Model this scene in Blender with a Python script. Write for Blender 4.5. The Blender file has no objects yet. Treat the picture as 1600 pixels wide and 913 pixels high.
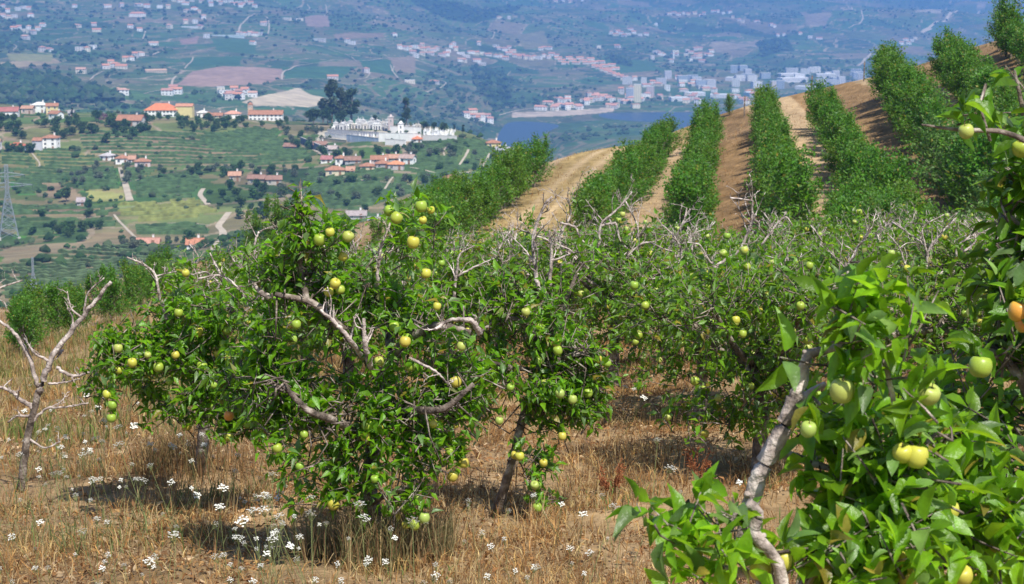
import bpy, math, random
import numpy as np
from mathutils import Vector, Matrix
R=math.radians
rng=np.random.default_rng(7); random.seed(7)
S=bpy.context.scene; C=S.collection
# ---------------------------------------------------------------- camera, light, exposure
F=3111.0; TH=math.atan((456.5+60)/F)
cam=bpy.data.cameras.new('camera'); co=bpy.data.objects.new('camera',cam); C.objects.link(co)
cam.lens=36*F/1600; cam.sensor_width=36; cam.clip_start=.2; cam.clip_end=60000
co.location=(0,0,0); co.rotation_euler=(R(90)-TH,0,0); S.camera=co
cam.dof.use_dof=True; cam.dof.focus_distance=12.0; cam.dof.aperture_fstop=9
SUN_EL,SUN_AZ=56,152          # azimuth clockwise from the view direction: high, from the right and a little behind
sd=Vector((math.sin(R(SUN_AZ))*math.cos(R(SUN_EL)),math.cos(R(SUN_AZ))*math.cos(R(SUN_EL)),math.sin(R(SUN_EL))))
W=bpy.data.worlds.new('World'); S.world=W; W.use_nodes=True
nt=W.node_tree; bg=nt.nodes['Background']; sky=nt.nodes.new('ShaderNodeTexSky'); sky.sky_type='NISHITA'
sky.sun_disc=False; sky.sun_elevation=R(SUN_EL); sky.sun_rotation=R(SUN_AZ); sky.altitude=300
nt.links.new(sky.outputs[0],bg.inputs[0]); bg.inputs[1].default_value=.10
sl=bpy.data.lights.new('sun','SUN'); so=bpy.data.objects.new('sun',sl); C.objects.link(so)
sl.energy=5.0; sl.angle=R(.5); sl.color=(1,.95,.87); so.rotation_euler=sd.to_track_quat('Z','Y').to_euler()
S.view_settings.view_transform='Standard'; S.view_settings.look='None'
S.view_settings.exposure=0.56; S.view_settings.gamma=1
S.render.engine='CYCLES'; cy=S.cycles
cy.max_bounces=6; cy.diffuse_bounces=3; cy.glossy_bounces=2; cy.transmission_bounces=3; cy.volume_bounces=1; cy.transparent_max_bounces=4
cy.caustics_reflective=False; cy.caustics_refractive=False; cy.use_denoising=True; cy.sample_clamp_indirect=6
try: cy.denoiser='OPENIMAGEDENOISE'; cy.denoising_input_passes='RGB_ALBEDO_NORMAL'; cy.denoising_prefilter='ACCURATE'
except Exception: pass

# ---------------------------------------------------------------- picture <-> world
def ray(x,y):
    dx=(x-800)/F; dy=(456.5-y)/F
    ry=math.cos(TH)+dy*math.sin(TH); rz=-math.sin(TH)+dy*math.cos(TH)
    return dx/ry, rz/ry
def at(x,y,D):
    u,v=ray(x,y); return np.array([u*D,D,v*D])
def vv(y): return ray(800,y)[1]
# ---------------------------------------------------------------- noise
def hsh(ix,iy,s=0):
    h=(ix.astype(np.int64)*374761393+iy.astype(np.int64)*668265263+s*1442695041)&0xffffffff
    h=((h^(h>>13))*1274126177)&0xffffffff; h=(h^(h>>16))&0xffffffff
    return h/4294967295.
def vnoise(x,y,s=0):
    x=np.asarray(x,float); y=np.asarray(y,float)
    ix=np.floor(x); iy=np.floor(y); fx=x-ix; fy=y-iy; fx=fx*fx*(3-2*fx); fy=fy*fy*(3-2*fy)
    a=hsh(ix,iy,s); b=hsh(ix+1,iy,s); c=hsh(ix,iy+1,s); d=hsh(ix+1,iy+1,s)
    return a+(b-a)*fx+(c-a)*fy+(a-b-c+d)*fx*fy
def fbm(x,y,s=0,o=4):
    t=0;a=.5
    for i in range(o): t=t+a*vnoise(x*2**i+i*17.3,y*2**i-i*9.1,s+i); a*=.5
    return t/(1-.5**o)
def voro(x,y,s=0):
    ix=np.floor(x); iy=np.floor(y); d1=np.full(x.shape,9.); d2=np.full(x.shape,9.); idv=np.zeros(x.shape)
    for i in (-1,0,1):
        for j in (-1,0,1):
            cx=ix+i; cyy=iy+j
            px=cx+hsh(cx,cyy,s); py=cyy+hsh(cx,cyy,s+1); d=(px-x)**2+(py-y)**2; idn=hsh(cx,cyy,s+2)
            c=d<d1; d2=np.where(c,d1,np.minimum(d2,d)); idv=np.where(c,idn,idv); d1=np.where(c,d,d1)
    return idv,np.sqrt(d2)-np.sqrt(d1)
def sst(a,b,x): t=np.clip((x-a)/(b-a),0,1); return t*t*(3-2*t)
# ---------------------------------------------------------------- terrain height field
KY=[11.5,16,20,30,40,55,70,85,100,115,135,200,350,550,700,800,900,1000,1100,1200,1350,1500,1800,2200,2600,3000,3400,3650,3800,4300,5000,6000,7500,9500,12500,16000]
TB={
0:  [893,725,665,590,550,515,500,490,487,500,530,560,530,465,410,375,322,272,230,190,166,175,215,185,150,118,95,82,74,48,10,-40,-110,-160,-200,-190],
250:[893,715,645,560,510,465,442,430,427,440,480,540,510,435,392,365,318,270,232,195,182,200,240,200,160,125,102,90,82,55,18,-30,-100,-150,-190,-180],
450:[893,708,625,540,488,440,410,385,378,395,430,500,480,405,374,352,315,272,240,203,190,205,235,205,170,140,115,102,95,68,32,-14,-80,-135,-170,-160],
600:[893,700,612,530,478,422,385,355,340,348,380,450,440,388,362,342,300,255,222,199,203,225,245,222,196,166,138,124,115,88,52,12,-50,-110,-150,-140],
700:[893,700,610,528,475,418,372,335,312,318,350,430,430,385,360,340,300,252,216,201,212,250,275,250,224,196,166,150,142,112,76,36,-20,-90,-130,-120],
800:[893,700,608,525,472,415,360,312,275,278,320,420,425,390,365,345,315,270,240,238,265,300,310,292,262,234,197,174,160,128,92,50,0,-65,-110,-105],
900:[893,700,605,522,468,408,345,286,245,250,300,420,440,410,380,360,345,330,320,315,312,310,295,266,238,214,195,177,161,128,94,52,2,-55,-105,-100],
1000:[893,698,602,520,465,402,335,268,216,212,250,400,440,420,395,380,365,350,340,330,320,310,290,256,228,206,194,180,162,130,98,56,8,-45,-100,-95],
1100:[893,697,600,518,462,396,325,250,192,172,200,390,450,430,405,390,375,360,350,340,330,318,292,258,234,217,198,180,163,132,102,60,15,-35,-90,-90],
1200:[893,696,598,515,458,392,315,236,176,150,168,380,450,430,405,390,375,360,350,340,330,318,292,262,236,218,198,181,164,133,103,62,20,-25,-80,-90],
1400:[893,695,596,512,455,386,298,210,146,112,116,350,450,430,405,390,375,360,350,340,330,318,292,262,236,218,198,181,164,135,105,66,28,-12,-60,-85],
1600:[893,695,595,510,452,380,285,182,108,60,50,300,450,430,405,390,375,360,350,340,330,318,292,262,236,218,198,181,164,136,106,72,36,0,-45,-80],
2000:[893,695,592,505,445,370,262,150,60,0,-20,200,430,430,405,390,375,360,350,340,330,318,292,262,236,218,198,181,164,136,106,74,40,2,-40,-75]}
def pchip(xk,yk,x):
    xk=np.asarray(xk,float); yk=np.asarray(yk,float); h=np.diff(xk); d=np.diff(yk,axis=0)/h.reshape(-1,*([1]*(yk.ndim-1)))
    m=np.zeros_like(yk); m[0]=d[0]; m[-1]=d[-1]
    p=d[:-1]*d[1:]; with_=np.where(p>0,2*p/(d[:-1]+d[1:]+1e-12*np.sign(d[:-1]+d[1:]+1e-30)),0); m[1:-1]=with_
    i=np.clip(np.searchsorted(xk,x)-1,0,len(xk)-2); t=np.clip((x-xk[i])/h[i],0,1); sh=(-1,)+(1,)*(yk.ndim-1)
    t=t.reshape(sh); hh=h[i].reshape(sh)
    return yk[i]*(1+2*t)*(1-t)**2+m[i]*hh*t*(1-t)**2+yk[i+1]*t*t*(3-2*t)+m[i+1]*hh*t*t*(t-1)
xs=sorted(TB); Zt=np.array([[vv(y)*Y for y,Y in zip(TB[x],KY)] for x in xs])
near_y=[1,4,8]; kyf=np.array(near_y+KY,float)
Zt=np.hstack([np.array([[-1.75-.153*Y for Y in near_y]]*len(xs)),Zt])
LG=np.linspace(math.log(1),math.log(16000),1500)
T1=pchip(np.log(kyf),Zt.T,LG).T                          # columns x fine logY
UC=np.array([(x-800)/F/1.0 for x in xs]); UG=np.linspace(UC[0],UC[-1],360)
T2=pchip(UC,T1,UG)                                       # (360,1500)
k=np.array([1,2,3,2,1])/9.
for _ in range(3):
    P=np.pad(T2,((2,2),(0,0)),'edge'); T2=sum(k[i]*P[i:i+T2.shape[0]] for i in range(5))
def Hb(X,Y):
    Yc=np.clip(Y,1,16000); u=np.clip(X/np.maximum(Yc,9),UG[0],UG[-1])
    a=(u-UG[0])/(UG[1]-UG[0]); b=(np.log(Yc)-LG[0])/(LG[1]-LG[0])
    i=np.clip(a.astype(int),0,len(UG)-2); j=np.clip(b.astype(int),0,len(LG)-2); a=a-i; b=b-j
    return T2[i,j]*(1-a)*(1-b)+T2[i+1,j]*a*(1-b)+T2[i,j+1]*(1-a)*b+T2[i+1,j+1]*a*b+np.where(Y<1,(1-Y)*.1,0)
def hit(x,y,Y0,Y1,fn,n=1500):
    u,v=ray(x,y); Y=np.exp(np.linspace(math.log(Y0),math.log(Y1),n)); z=fn(u*Y,Y)
    k=np.nonzero(v*Y<=z)[0]
    if len(k)==0: k=[np.argmin(v*Y-z)]
    return u*Y[k[0]],Y[k[0]]
# tree rows over the near hill: base lines as seen, turned into ground lines X(Y)
ROWPX=[[(560,470),(625,392),(680,348),(705,326)],
 [(640,440),(720,384),(785,330),(835,290),(858,268)],
 [(845,450),(915,385),(975,305),(1010,245),(1040,215)],
 [(1060,430),(1078,360),(1090,270),(1098,215),(1108,190)],
 [(1240,430),(1222,350),(1208,250),(1198,190),(1193,172)],
 [(1420,420),(1365,345),(1325,270),(1298,200),(1286,170)],
 [(1580,400),(1500,325),(1450,250),(1412,180),(1382,135)],
 [(1690,370),(1610,280),(1560,205),(1510,145),(1478,115)],
 [(1760,320),(1690,230),(1640,160),(1600,110),(1572,80)]]
ROWS=[]
for r in ROWPX:
    p=[hit(x,y,35,118,Hb) for x,y in r]; p=sorted(p,key=lambda q:q[1])
    Yk=np.array([q[1] for q in p]); Xk=np.array([q[0] for q in p])
    c=np.polyfit(Yk,Xk,2); ROWS.append((c,Yk[0],Yk[-1]))
def rowX(i,Y): return np.polyval(ROWS[i][0],Y)
BANK=[.8,.12,.3,1.75,.25,1.75,.6,1.6]      # relative rise of the ground between rows i and i+1
def corr(X,Y):
    Yq=np.clip(Y,40,125); xr=[rowX(i,Yq) for i in range(9)]; zr=[Hb(x,Yq) for x in xr]
    new=[zr[0]]; tot=0; 
    for i in range(8): tot=tot+BANK[i]*(zr[i+1]-zr[i])
    sc=(zr[8]-zr[0])/np.where(np.abs(tot)<.05,.05,tot); sc=np.clip(sc,.3,2)
    for i in range(8): new.append(new[-1]+BANK[i]*(zr[i+1]-zr[i])*sc)
    out=np.zeros_like(X)
    for i in range(8):
        t=(X-xr[i])/np.maximum(xr[i+1]-xr[i],.5); m=(t>=0)&(t<1)
        out=np.where(m,(new[i]-zr[i])*(1-t)+(new[i+1]-zr[i+1])*t,out)
    return out*sst(48,62,Y)*(1-sst(116,130,Y))
def H(X,Y):
    X=np.asarray(X,float); Y=np.asarray(Y,float); z=Hb(X,Y)
    z=z+np.where((Y>38)&(Y<130),corr(X,Y),0)
    z=z+(fbm(X*.8,Y*.8,3)-.5)*.22*(1-sst(60,200,Y))+(fbm(X*4,Y*4,5,3)-.5)*.06*(1-sst(20,60,Y))
    far=sst(400,700,Y)*(1-sst(2300,2700,Y)); z=z+far*(fbm(X*.01,Y*.01,8)-.5)*7
    f2=sst(4200,6500,Y)+.35*sst(2400,2800,Y)*(z>-262)
    z=z+f2*(fbm(X*.0016,Y*.0016,11,5)-.5)*(60+.012*np.maximum(Y-4000,0)) + f2*(fbm(X*.008,Y*.008,12,3)-.5)*14
    return z
def gr(x,y,Y0=9,Y1=15500):
    X,Y=hit(x,y,Y0,Y1,H); return np.array([X,Y,float(H(X,Y))])
def on(X,Y,dz=0): return np.array([X,Y,float(H(X,Y))+dz])
# ---------------------------------------------------------------- mesh tools
class G:
    def __init__(s): s.V=[];s.F={};s.n=0;s.c=[];s.o=0
    def add(s,V,F,mi=0,col=None):
        V=np.asarray(V,float).reshape(-1,3)
        fs=F if isinstance(F,list) and len(F) and isinstance(F[0],np.ndarray) and F[0].ndim==2 else None
        if fs is None:
            by={}
            for f in F: by.setdefault(len(f),[]).append(f)
            fs=[np.array(a) for a in by.values()]
        for a in fs: s.F.setdefault((a.shape[1],mi),[]).append(a+s.n)
        s.V.append(V); s.n+=len(V)
        cc=np.ones((len(V),4))
        if col is not None: cc[:,:3]=col
        s.c.append(cc)
    def box(s,c,d,mi=0,rz=0,col=None,taper=1):
        x,y,z=[a/2 for a in d]; v=np.array([(-x,-y,-z),(x,-y,-z),(x,y,-z),(-x,y,-z),(-x*taper,-y*taper,z),(x*taper,-y*taper,z),(x*taper,y*taper,z),(-x*taper,y*taper,z)])
        if rz: a,b=math.cos(rz),math.sin(rz); v=np.c_[v[:,0]*a-v[:,1]*b,v[:,0]*b+v[:,1]*a,v[:,2]]
        s.add(v+np.array(c),[(3,2,1,0),(4,5,6,7),(0,1,5,4),(1,2,6,5),(2,3,7,6),(3,0,4,7)],mi,col)
    def tube(s,P,r,n=7,mi=0,col=None,knob=0):
        P=np.asarray(P,float); m=len(P); r=np.ones(m)*r if np.isscalar(r) else np.asarray(r)
        T=np.gradient(P,axis=0); T/=np.linalg.norm(T,axis=1)[:,None]+1e-9
        a=np.array([0.31,.17,.93]); A=np.cross(T,a); A/=np.linalg.norm(A,axis=1)[:,None]+1e-9; B=np.cross(T,A)
        th=np.linspace(0,2*math.pi,n,endpoint=False); rr=r[:,None]*np.ones(n)
        if knob: rr=rr*(1+knob*(rng.random((m,n))-.5))
        V=P[:,None]+rr[...,None]*(np.cos(th)[None,:,None]*A[:,None]+np.sin(th)[None,:,None]*B[:,None])
        V=V.reshape(-1,3); i=np.arange(m-1)[:,None]*n; j=np.arange(n)[None]; j2=(j+1)%n
        q=np.stack([i+j,i+j2,i+n+j2,i+n+j],-1).reshape(-1,4)
        V=np.vstack([V,P[0],P[-1]]); e=m*n
        c0=np.stack([np.full(n,e),(np.arange(n)+1)%n,np.arange(n)],-1); c1=np.stack([np.full(n,e+1),(m-1)*n+np.arange(n),(m-1)*n+(np.arange(n)+1)%n],-1)
        s.add(V,[q,np.vstack([c0,c1])],mi,col)
    def build(s,name,mats,parent=None,smooth=False,loc=None,link=True):
        me=bpy.data.meshes.new(name); V=np.vstack(s.V) if s.V else np.zeros((0,3))
        me.vertices.add(len(V)); me.vertices.foreach_set('co',V.astype(np.float32).ravel())
        L=[];ls=[];mi=[];st=0
        for (k,m),arrs in s.F.items():
            a=np.vstack(arrs); L.append(a.ravel()); ls.append(st+np.arange(len(a))*k); mi.append(np.full(len(a),m)); st+=a.size
        L=np.concatenate(L); ls=np.concatenate(ls); mi=np.concatenate(mi)
        me.loops.add(len(L)); me.loops.foreach_set('vertex_index',L.astype(np.int32))
        me.polygons.add(len(ls)); me.polygons.foreach_set('loop_start',ls.astype(np.int32))
        for m in (mats if isinstance(mats,(list,tuple)) else [mats]): me.materials.append(m)
        me.polygons.foreach_set('material_index',mi.astype(np.int32))
        me.polygons.foreach_set('use_smooth',np.full(len(ls),smooth))
        ca=me.color_attributes.new('tint','FLOAT_COLOR','POINT'); ca.data.foreach_set('color',np.vstack(s.c).astype(np.float32).ravel())
        me.update(calc_edges=True); me.validate()
        o=bpy.data.objects.new(name,me)
        if loc is not None and parent is None: o.location=loc
        if link: C.objects.link(o)
        if parent is not None: o.parent=parent
        return o
def tag(o,label=None,cat=None,group=None,kind=None):
    if label: o['label']=label
    if cat: o['category']=cat
    if group: o['group']=group
    if kind: o['kind']=kind
    return o
def empty(name,loc=(0,0,0),rz=0):
    o=bpy.data.objects.new(name,None); C.objects.link(o); o.location=tuple(loc); o.rotation_euler=(0,0,rz); o.empty_display_size=.2; return o
def kids(root): return [c for c in KID.get(root.name,[])]
KID={}
def copy_tree(o,parent=None):
    c=o.copy(); C.objects.link(c)
    if parent is not None: c.parent=parent
    for ch in list(o.children): copy_tree(ch,c)
    return c
# ---------------------------------------------------------------- materials
def mat(name,col=(.5,.5,.5),rough=.8,noise=.25,scale=8,tint=False,trans=0,spec=.3,bump=0,bscale=30,obj=0,stops=None,tcol=None):
    m=bpy.data.materials.new(name); m.use_nodes=True; t=m.node_tree; N=t.nodes; L=t.links; p=N['Principled BSDF']
    p.inputs['Roughness'].default_value=rough; p.inputs['Specular IOR Level'].default_value=spec
    tc=N.new('ShaderNodeTexCoord'); nz=N.new('ShaderNodeTexNoise'); nz.inputs['Scale'].default_value=scale; nz.inputs['Detail'].default_value=6
    L.new(tc.outputs['Object'],nz.inputs['Vector'])
    src=None
    if stops:
        cr=N.new('ShaderNodeValToRGB'); L.new(nz.outputs[0],cr.inputs[0]); e=cr.color_ramp.elements
        while len(e)<len(stops): e.new(.5)
        for el,(q,c) in zip(e,stops): el.position=q; el.color=(*c,1)
        src=cr.outputs[0]
    if tint:
        a=N.new('ShaderNodeAttribute'); a.attribute_name='tint'; src=a.outputs['Color']
    hs=N.new('ShaderNodeHueSaturation')
    if src is not None: L.new(src,hs.inputs['Color'])
    else: hs.inputs['Color'].default_value=(*col,1)
    mr=N.new('ShaderNodeMapRange'); mr.inputs['From Min'].default_value=.3; mr.inputs['From Max'].default_value=.7
    mr.inputs['To Min'].default_value=1-noise; mr.inputs['To Max'].default_value=1+noise; L.new(nz.outputs[0],mr.inputs[0]); L.new(mr.outputs[0],hs.inputs['Value'])
    if obj:
        oi=N.new('ShaderNodeObjectInfo'); m2=N.new('ShaderNodeMapRange'); m2.inputs['To Min'].default_value=.5-obj; m2.inputs['To Max'].default_value=.5+obj
        L.new(oi.outputs['Random'],m2.inputs[0]); L.new(m2.outputs[0],hs.inputs['Hue'])
    L.new(hs.outputs[0],p.inputs['Base Color'])
    if bump:
        n2=N.new('ShaderNodeTexNoise'); n2.inputs['Scale'].default_value=bscale; n2.inputs['Detail'].default_value=5; L.new(tc.outputs['Object'],n2.inputs['Vector'])
        b=N.new('ShaderNodeBump'); b.inputs['Strength'].default_value=bump; b.inputs['Distance'].default_value=1/bscale; L.new(n2.outputs[0],b.inputs['Height']); L.new(b.outputs[0],p.inputs['Normal'])
    if trans:
        tr=N.new('ShaderNodeBsdfTranslucent'); mx=N.new('ShaderNodeMixShader'); mx.inputs[0].default_value=trans
        gm=N.new('ShaderNodeHueSaturation'); gm.inputs['Hue'].default_value=.485; gm.inputs['Value'].default_value=2.1; L.new(hs.outputs[0],gm.inputs['Color'])
        L.new(gm.outputs[0],tr.inputs[0]); L.new(p.outputs[0],mx.inputs[1]); L.new(tr.outputs[0],mx.inputs[2]); L.new(mx.outputs[0],N['Material Output'].inputs[0])
    return m
MT={}
MT['leaf']=mat('apple_leaf',tint=True,rough=.36,spec=.5,noise=.25,scale=22,trans=.5,bump=.3,bscale=90)
MT['hillleaf']=mat('row_leaf',tint=True,rough=.5,spec=.3,noise=.12,scale=3,trans=.3,obj=.012)
MT['farleaf']=mat('far_leaf',tint=True,rough=.8,spec=.1,noise=.2,scale=.4,trans=.05,obj=.02)
MT['bark']=mat('apple_bark',rough=.9,scale=14,noise=.3,bump=.8,bscale=60,stops=[(.3,(.05,.038,.03)),(.52,(.17,.135,.11)),(.72,(.34,.30,.26))])
MT['deadbark']=mat('weathered_bark',rough=.9,scale=16,noise=.25,bump=.8,bscale=60,stops=[(.28,(.10,.08,.07)),(.48,(.34,.28,.25)),(.72,(.55,.49,.45))])
MT['apple']=mat('apple_skin',tint=True,rough=.38,spec=.4,noise=.1,scale=25,obj=.02)
MT['stalk']=mat('apple_stalk',(.12,.08,.04),.8)
MT['grass']=mat('dry_grass',tint=True,rough=.75,spec=.2,noise=.15,scale=3,trans=.25)
MT['white_petal']=mat('white_umbel',(.68,.68,.63),.7,noise=.06,trans=.2,scale=60)
MT['stem']=mat('green_stem',(.16,.19,.07),.8)
MT['wall']=mat('rendered_wall',tint=True,rough=.9,noise=.08,scale=.5)
MT['roof']=mat('clay_roof',tint=True,rough=.85,noise=.22,scale=.9,bump=.4,bscale=3)
MT['glass']=mat('window_glass',(.05,.06,.07),.25,noise=.1,spec=.5)
MT['steel']=mat('galvanised_steel',(.24,.27,.30),.6,noise=.1)
MT['road']=mat('dirt_road',(.40,.34,.26),.95,noise=.18,scale=.15)
MT['conc']=mat('concrete',(.42,.40,.37),.9,noise=.15,scale=1)
MT['stone']=mat('grave_stone',tint=True,rough=.8,noise=.15,scale=1.5)
# ---------------------------------------------------------------- land: one sheet from under the camera to the far mountains
def inpoly(X,Y,P):
    P=np.asarray(P); c=np.zeros(X.shape,bool); n=len(P)
    for i in range(n):
        x1,y1=P[i]; x2,y2=P[(i+1)%n]
        if y1==y2: continue
        c^=((y1>Y)!=(y2>Y))&(X<(x2-x1)*(Y-y1)/(y2-y1)+x1)
    return c
def gp(pts,Y0,Y1=15500): return [tuple(gr(x,y,Y0,Y1)[:2]) for x,y in pts]
GRN=(.070,.125,.028); DGR=(.030,.058,.018); TAN=(.36,.27,.16); BRN=(.20,.135,.085); OLV=(.13,.135,.05); YEL=(.26,.25,.07)
# mid fields as land parcels (corner points, colour)
MIDF=[([(120,208),(330,208),(430,212),(500,240),(470,262),(330,258),(200,262),(130,235)],(.19,.155,.085)),
 ([(170,210),(250,206),(330,214),(300,226),(200,222)],(.22,.16,.10)),
 ([(225,228),(330,226),(420,236),(400,243),(240,240)],(.21,.155,.095)),
 ([(300,210),(420,206),(500,236),(480,250),(400,240),(320,225)],(.085,.125,.035)),
 ([(0,236),(100,233),(165,250),(140,262),(0,262)],(.17,.165,.06)),
 ([(0,262),(150,262),(250,262),(230,282),(0,290)],(.12,.13,.045)),
 ([(110,270),(185,262),(190,300),(120,300)],(.055,.13,.03)),
 ([(200,280),(310,272),(320,300),(305,315),(205,315)],(.06,.125,.035)),
 ([(130,300),(195,292),(200,312),(140,316)],(.24,.24,.08)),
 ([(20,283),(55,280),(80,300),(30,306)],(.05,.14,.03)),
 ([(50,285),(90,282),(130,312),(90,316)],(.20,.15,.09)),
 ([(180,322),(310,312),(345,335),(230,350),(185,338)],(.15,.19,.06)),
 ([(205,352),(320,350),(330,366),(215,370)],(.055,.12,.035)),
 ([(0,322),(180,322),(190,335),(0,340)],(.16,.13,.07)),([(0,344),(180,342),(210,352),(0,358)],(.10,.12,.045)),
 ([(20,352),(80,350),(90,368),(25,372)],(.06,.16,.03)),
 ([(0,388),(180,376),(280,392),(290,440),(180,460),(0,470)],(.21,.17,.10)),
 ([(480,262),(600,262),(660,300),(560,330),(470,320)],(.06,.10,.035)),
 ([(640,232),(800,232),(830,290),(700,320),(650,280)],(.065,.12,.035)),
 ([(690,236),(740,234),(760,256),(700,256)],(.09,.14,.04)),
 ([(345,210),(400,200),(440,205),(430,215),(360,214)],(.055,.12,.03)),
 ([(500,205),(650,205),(660,222),(495,222)],(.40,.36,.28))]
FARF=[([(272,134),(300,112),(345,104),(440,108),(455,118),(410,132),(330,136)],(.30,.20,.15)),
 ([(378,160),(430,146),(465,138),(520,160),(480,168),(400,166)],(.46,.38,.26)),
 ([(0,98),(85,92),(95,98),(30,106),(0,112)],(.28,.22,.13)),([(10,84),(85,86),(80,97),(15,95)],(.20,.20,.08)),
 ([(0,130),(30,128),(45,136),(0,140)],(.34,.26,.17)),
 ([(280,62),(310,57),(308,68),(285,70)],(.26,.17,.13)),([(475,27),(512,25),(515,42),(480,42)],(.25,.18,.14)),
 ([(520,54),(600,52),(600,60),(525,62)],(.20,.15,.10)),([(605,90),(650,88),(650,115),(615,113)],(.22,.17,.11)),
 ([(500,96),(560,98),(560,112),(510,108)],(.19,.16,.10)),
 ([(280,92),(378,88),(375,102),(300,106)],(.04,.10,.035)),([(440,106),(560,104),(530,125),(445,124)],(.045,.11,.04)),
 ([(560,92),(610,94),(620,118),(570,112)],(.045,.11,.04)),([(330,60),(400,62),(400,84),(340,80)],(.05,.11,.035)),
 ([(790,55),(850,48),(860,70),(820,78)],(.16,.15,.08)),([(1110,66),(1190,62),(1200,76),(1120,82)],(.24,.20,.14)),
 ([(1250,20),(1300,22),(1290,40),(1260,40)],(.22,.18,.13)),([(1430,20),(1480,10),(1470,22)],(.30,.26,.2)),
 ([(930,97),(1010,94),(1040,110),(960,116)],(.05,.11,.04)),
 ([(800,176),(900,172),(960,168),(960,174),(880,182),(800,184)],(.42,.34,.26))]
WOODS=[([(0,105),(60,118),(120,130),(180,146),(190,162),(0,162)],),([(735,100),(790,118),(800,165),(770,170),(745,140)],),
 ([(952,86),(985,92),(990,105),(955,99)],),([(640,0),(820,10),(760,40),(700,32)],),([(1180,70),(1230,60),(1240,80),(1190,90)],)]
MIDW=[gp(p,420,1600) for p,_ in MIDF]; FARW=[gp(p,1900) for p,_ in FARF]; WOODW=[gp(p[0],1900) for p in WOODS]
def paint(X,Y,z):
    n1=fbm(X*.5,Y*.5,21); n2=fbm(X*3,Y*3,22,3); n3=fbm(X*.12,Y*.12,23)
    near=np.array([.285,.195,.105])*(.78+.5*n1[:,None]); 
    dk=sst(.5,.66,n2)[:,None]*.5; near=near*(1-dk)+np.array([.19,.12,.055])*dk
    pl=sst(.52,.68,n3)[:,None]*.6; n5=sst(.55,.75,fbm(X*9,Y*9,29,3))[:,None]*.55; near=near*(1-n5)+np.array([.12,.07,.035])*n5; near=near*(1-pl)+np.array([.38,.29,.19])*pl
    # near hill strips between the tree rows
    m=(Y>44)&(Y<140)
    if m.any():
        x=X[m];y=Y[m]; c=near[m]; xr=[rowX(i,np.clip(y,40,120)) for i in range(9)]
        nn=fbm(x*2.,y*.7,31,4)
        for i in range(8):
            w=np.maximum(xr[i+1]-xr[i],.6); t=(x-xr[i])/w; mm=((t>=0)&(t<1))
            bank=BANK[i]>1
            col=np.array([.23,.145,.072]) if bank else np.array([.37,.265,.155])  # bank: brown earth, darkened and streaked to paint in the steep face's shade
            cc=col*((.45+1.1*fbm(x*3.5+y*.6,y*.9,33,4)) if bank else (.75+.5*nn))[:,None]
            if i==1:   # rutted track: two pale wheel lines, straw between, a grassy bank to the right
                rut=np.exp(-((t-.22)/.05)**2)+np.exp(-((t-.42)/.05)**2)
                cc=np.array([.30,.215,.095])*(.55+.9*fbm(x*3,y*1.2,34,4)[:,None]); cc=cc+(np.array([.46,.34,.20])-cc)*np.clip(rut,0,1)[:,None]*.8
            k=(mm*sst(46,60,y))[:,None]; c=c*(1-k)+cc*k
        near[m]=c
    # middle slopes
    wx=X+25*(fbm(X*.01,Y*.01,41)-.5)*2; wy=Y+30*(fbm(X*.01,Y*.01,42)-.5)*2
    idv,ed=voro(wx/60,wy/75,43)
    pal=np.array([GRN,(.09,.14,.04),(.075,.11,.04),(.055,.10,.03),OLV,(.16,.14,.07),DGR,(.12,.15,.05)])
    mid=pal[(idv*7.99).astype(int)]*(.7+.6*fbm(X*.06,Y*.06,44)[:,None])
    mid=np.where((ed<.045)[:,None],np.array([.25,.20,.13]),mid)
    k=(fbm(X*.012,Y*.012,45)>.6)[:,None]; mid=np.where(k,mid*.55+np.array(DGR)*.3,mid)
    for P,(pp,col) in zip(MIDW,MIDF):
        q=inpoly(X+5*(n3-.5),Y+10*(n3-.5),P); a=.75+.5*fbm(X[q]*.05,Y[q]*.12,46)
        mid[q]=np.array(col)*a[:,None]
    # terraces: pale earth banks along the contours
    ter=((z*.42+2.2*fbm(X*.006,Y*.006,47))%1); tm=(ter<.26)&(fbm(X*.02,Y*.02,48)>.40); mid=np.where(tm[:,None],mid*.5+np.array([.24,.17,.10])*.5,mid)
    # far slopes
    wx=X+60*(fbm(X*.004,Y*.004,51)-.5)*2; wy=Y+110*(fbm(X*.004,Y*.004,52)-.5)*2
    big=fbm(X*.0011,Y*.0007,53,4); sc=1
    idv,ed=voro(wx/115,wy/190,54); id2,e2=voro(wx/50,wy/90,55)
    pal=np.array([(.05,.115,.035),(.065,.125,.04),(.045,.095,.035),(.04,.075,.03),(.09,.12,.05),(.12,.125,.065),(.075,.12,.045),(.17,.145,.09)])
    far=pal[(idv*7.99).astype(int)]; f2=pal[(id2*7.99).astype(int)]; far=np.where((fbm(X*.003,Y*.002,56)>.5)[:,None],far,far*.4+f2*.6)
    far=far*(.7+.6*fbm(X*.03,Y*.015,57)[:,None])
    far=np.where(((ed<.03)&(hsh(np.floor(idv*997),np.floor(idv*313),5)>.45))[:,None],np.array([.30,.24,.17]),far)
    ter=((z*.2+2.5*fbm(X*.002,Y*.002,58))%1); tm=(ter<.25)&(fbm(X*.004,Y*.003,59)>.52); far=np.where(tm[:,None],far*.45+np.array([.21,.16,.11])*.55,far)
    w=(sst(.5,.58,fbm(X*.0022,Y*.0012,60))*sst(.42,.6,big))[:,None]; far=far*(1-w*.35)+np.array([.024,.05,.02])*w*.35
    for P,(pp,col) in zip(FARW,FARF):
        q=inpoly(X,Y,P); a=.8+.4*fbm(X[q]*.02,Y[q]*.01,61); far[q]=np.array(col)*a[:,None]
    for P in WOODW: q=inpoly(X,Y,P); far[q]=np.array([.025,.052,.02])
    a=sst(150,260,Y)[:,None]; b=sst(1650,1900,Y)[:,None]
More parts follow.
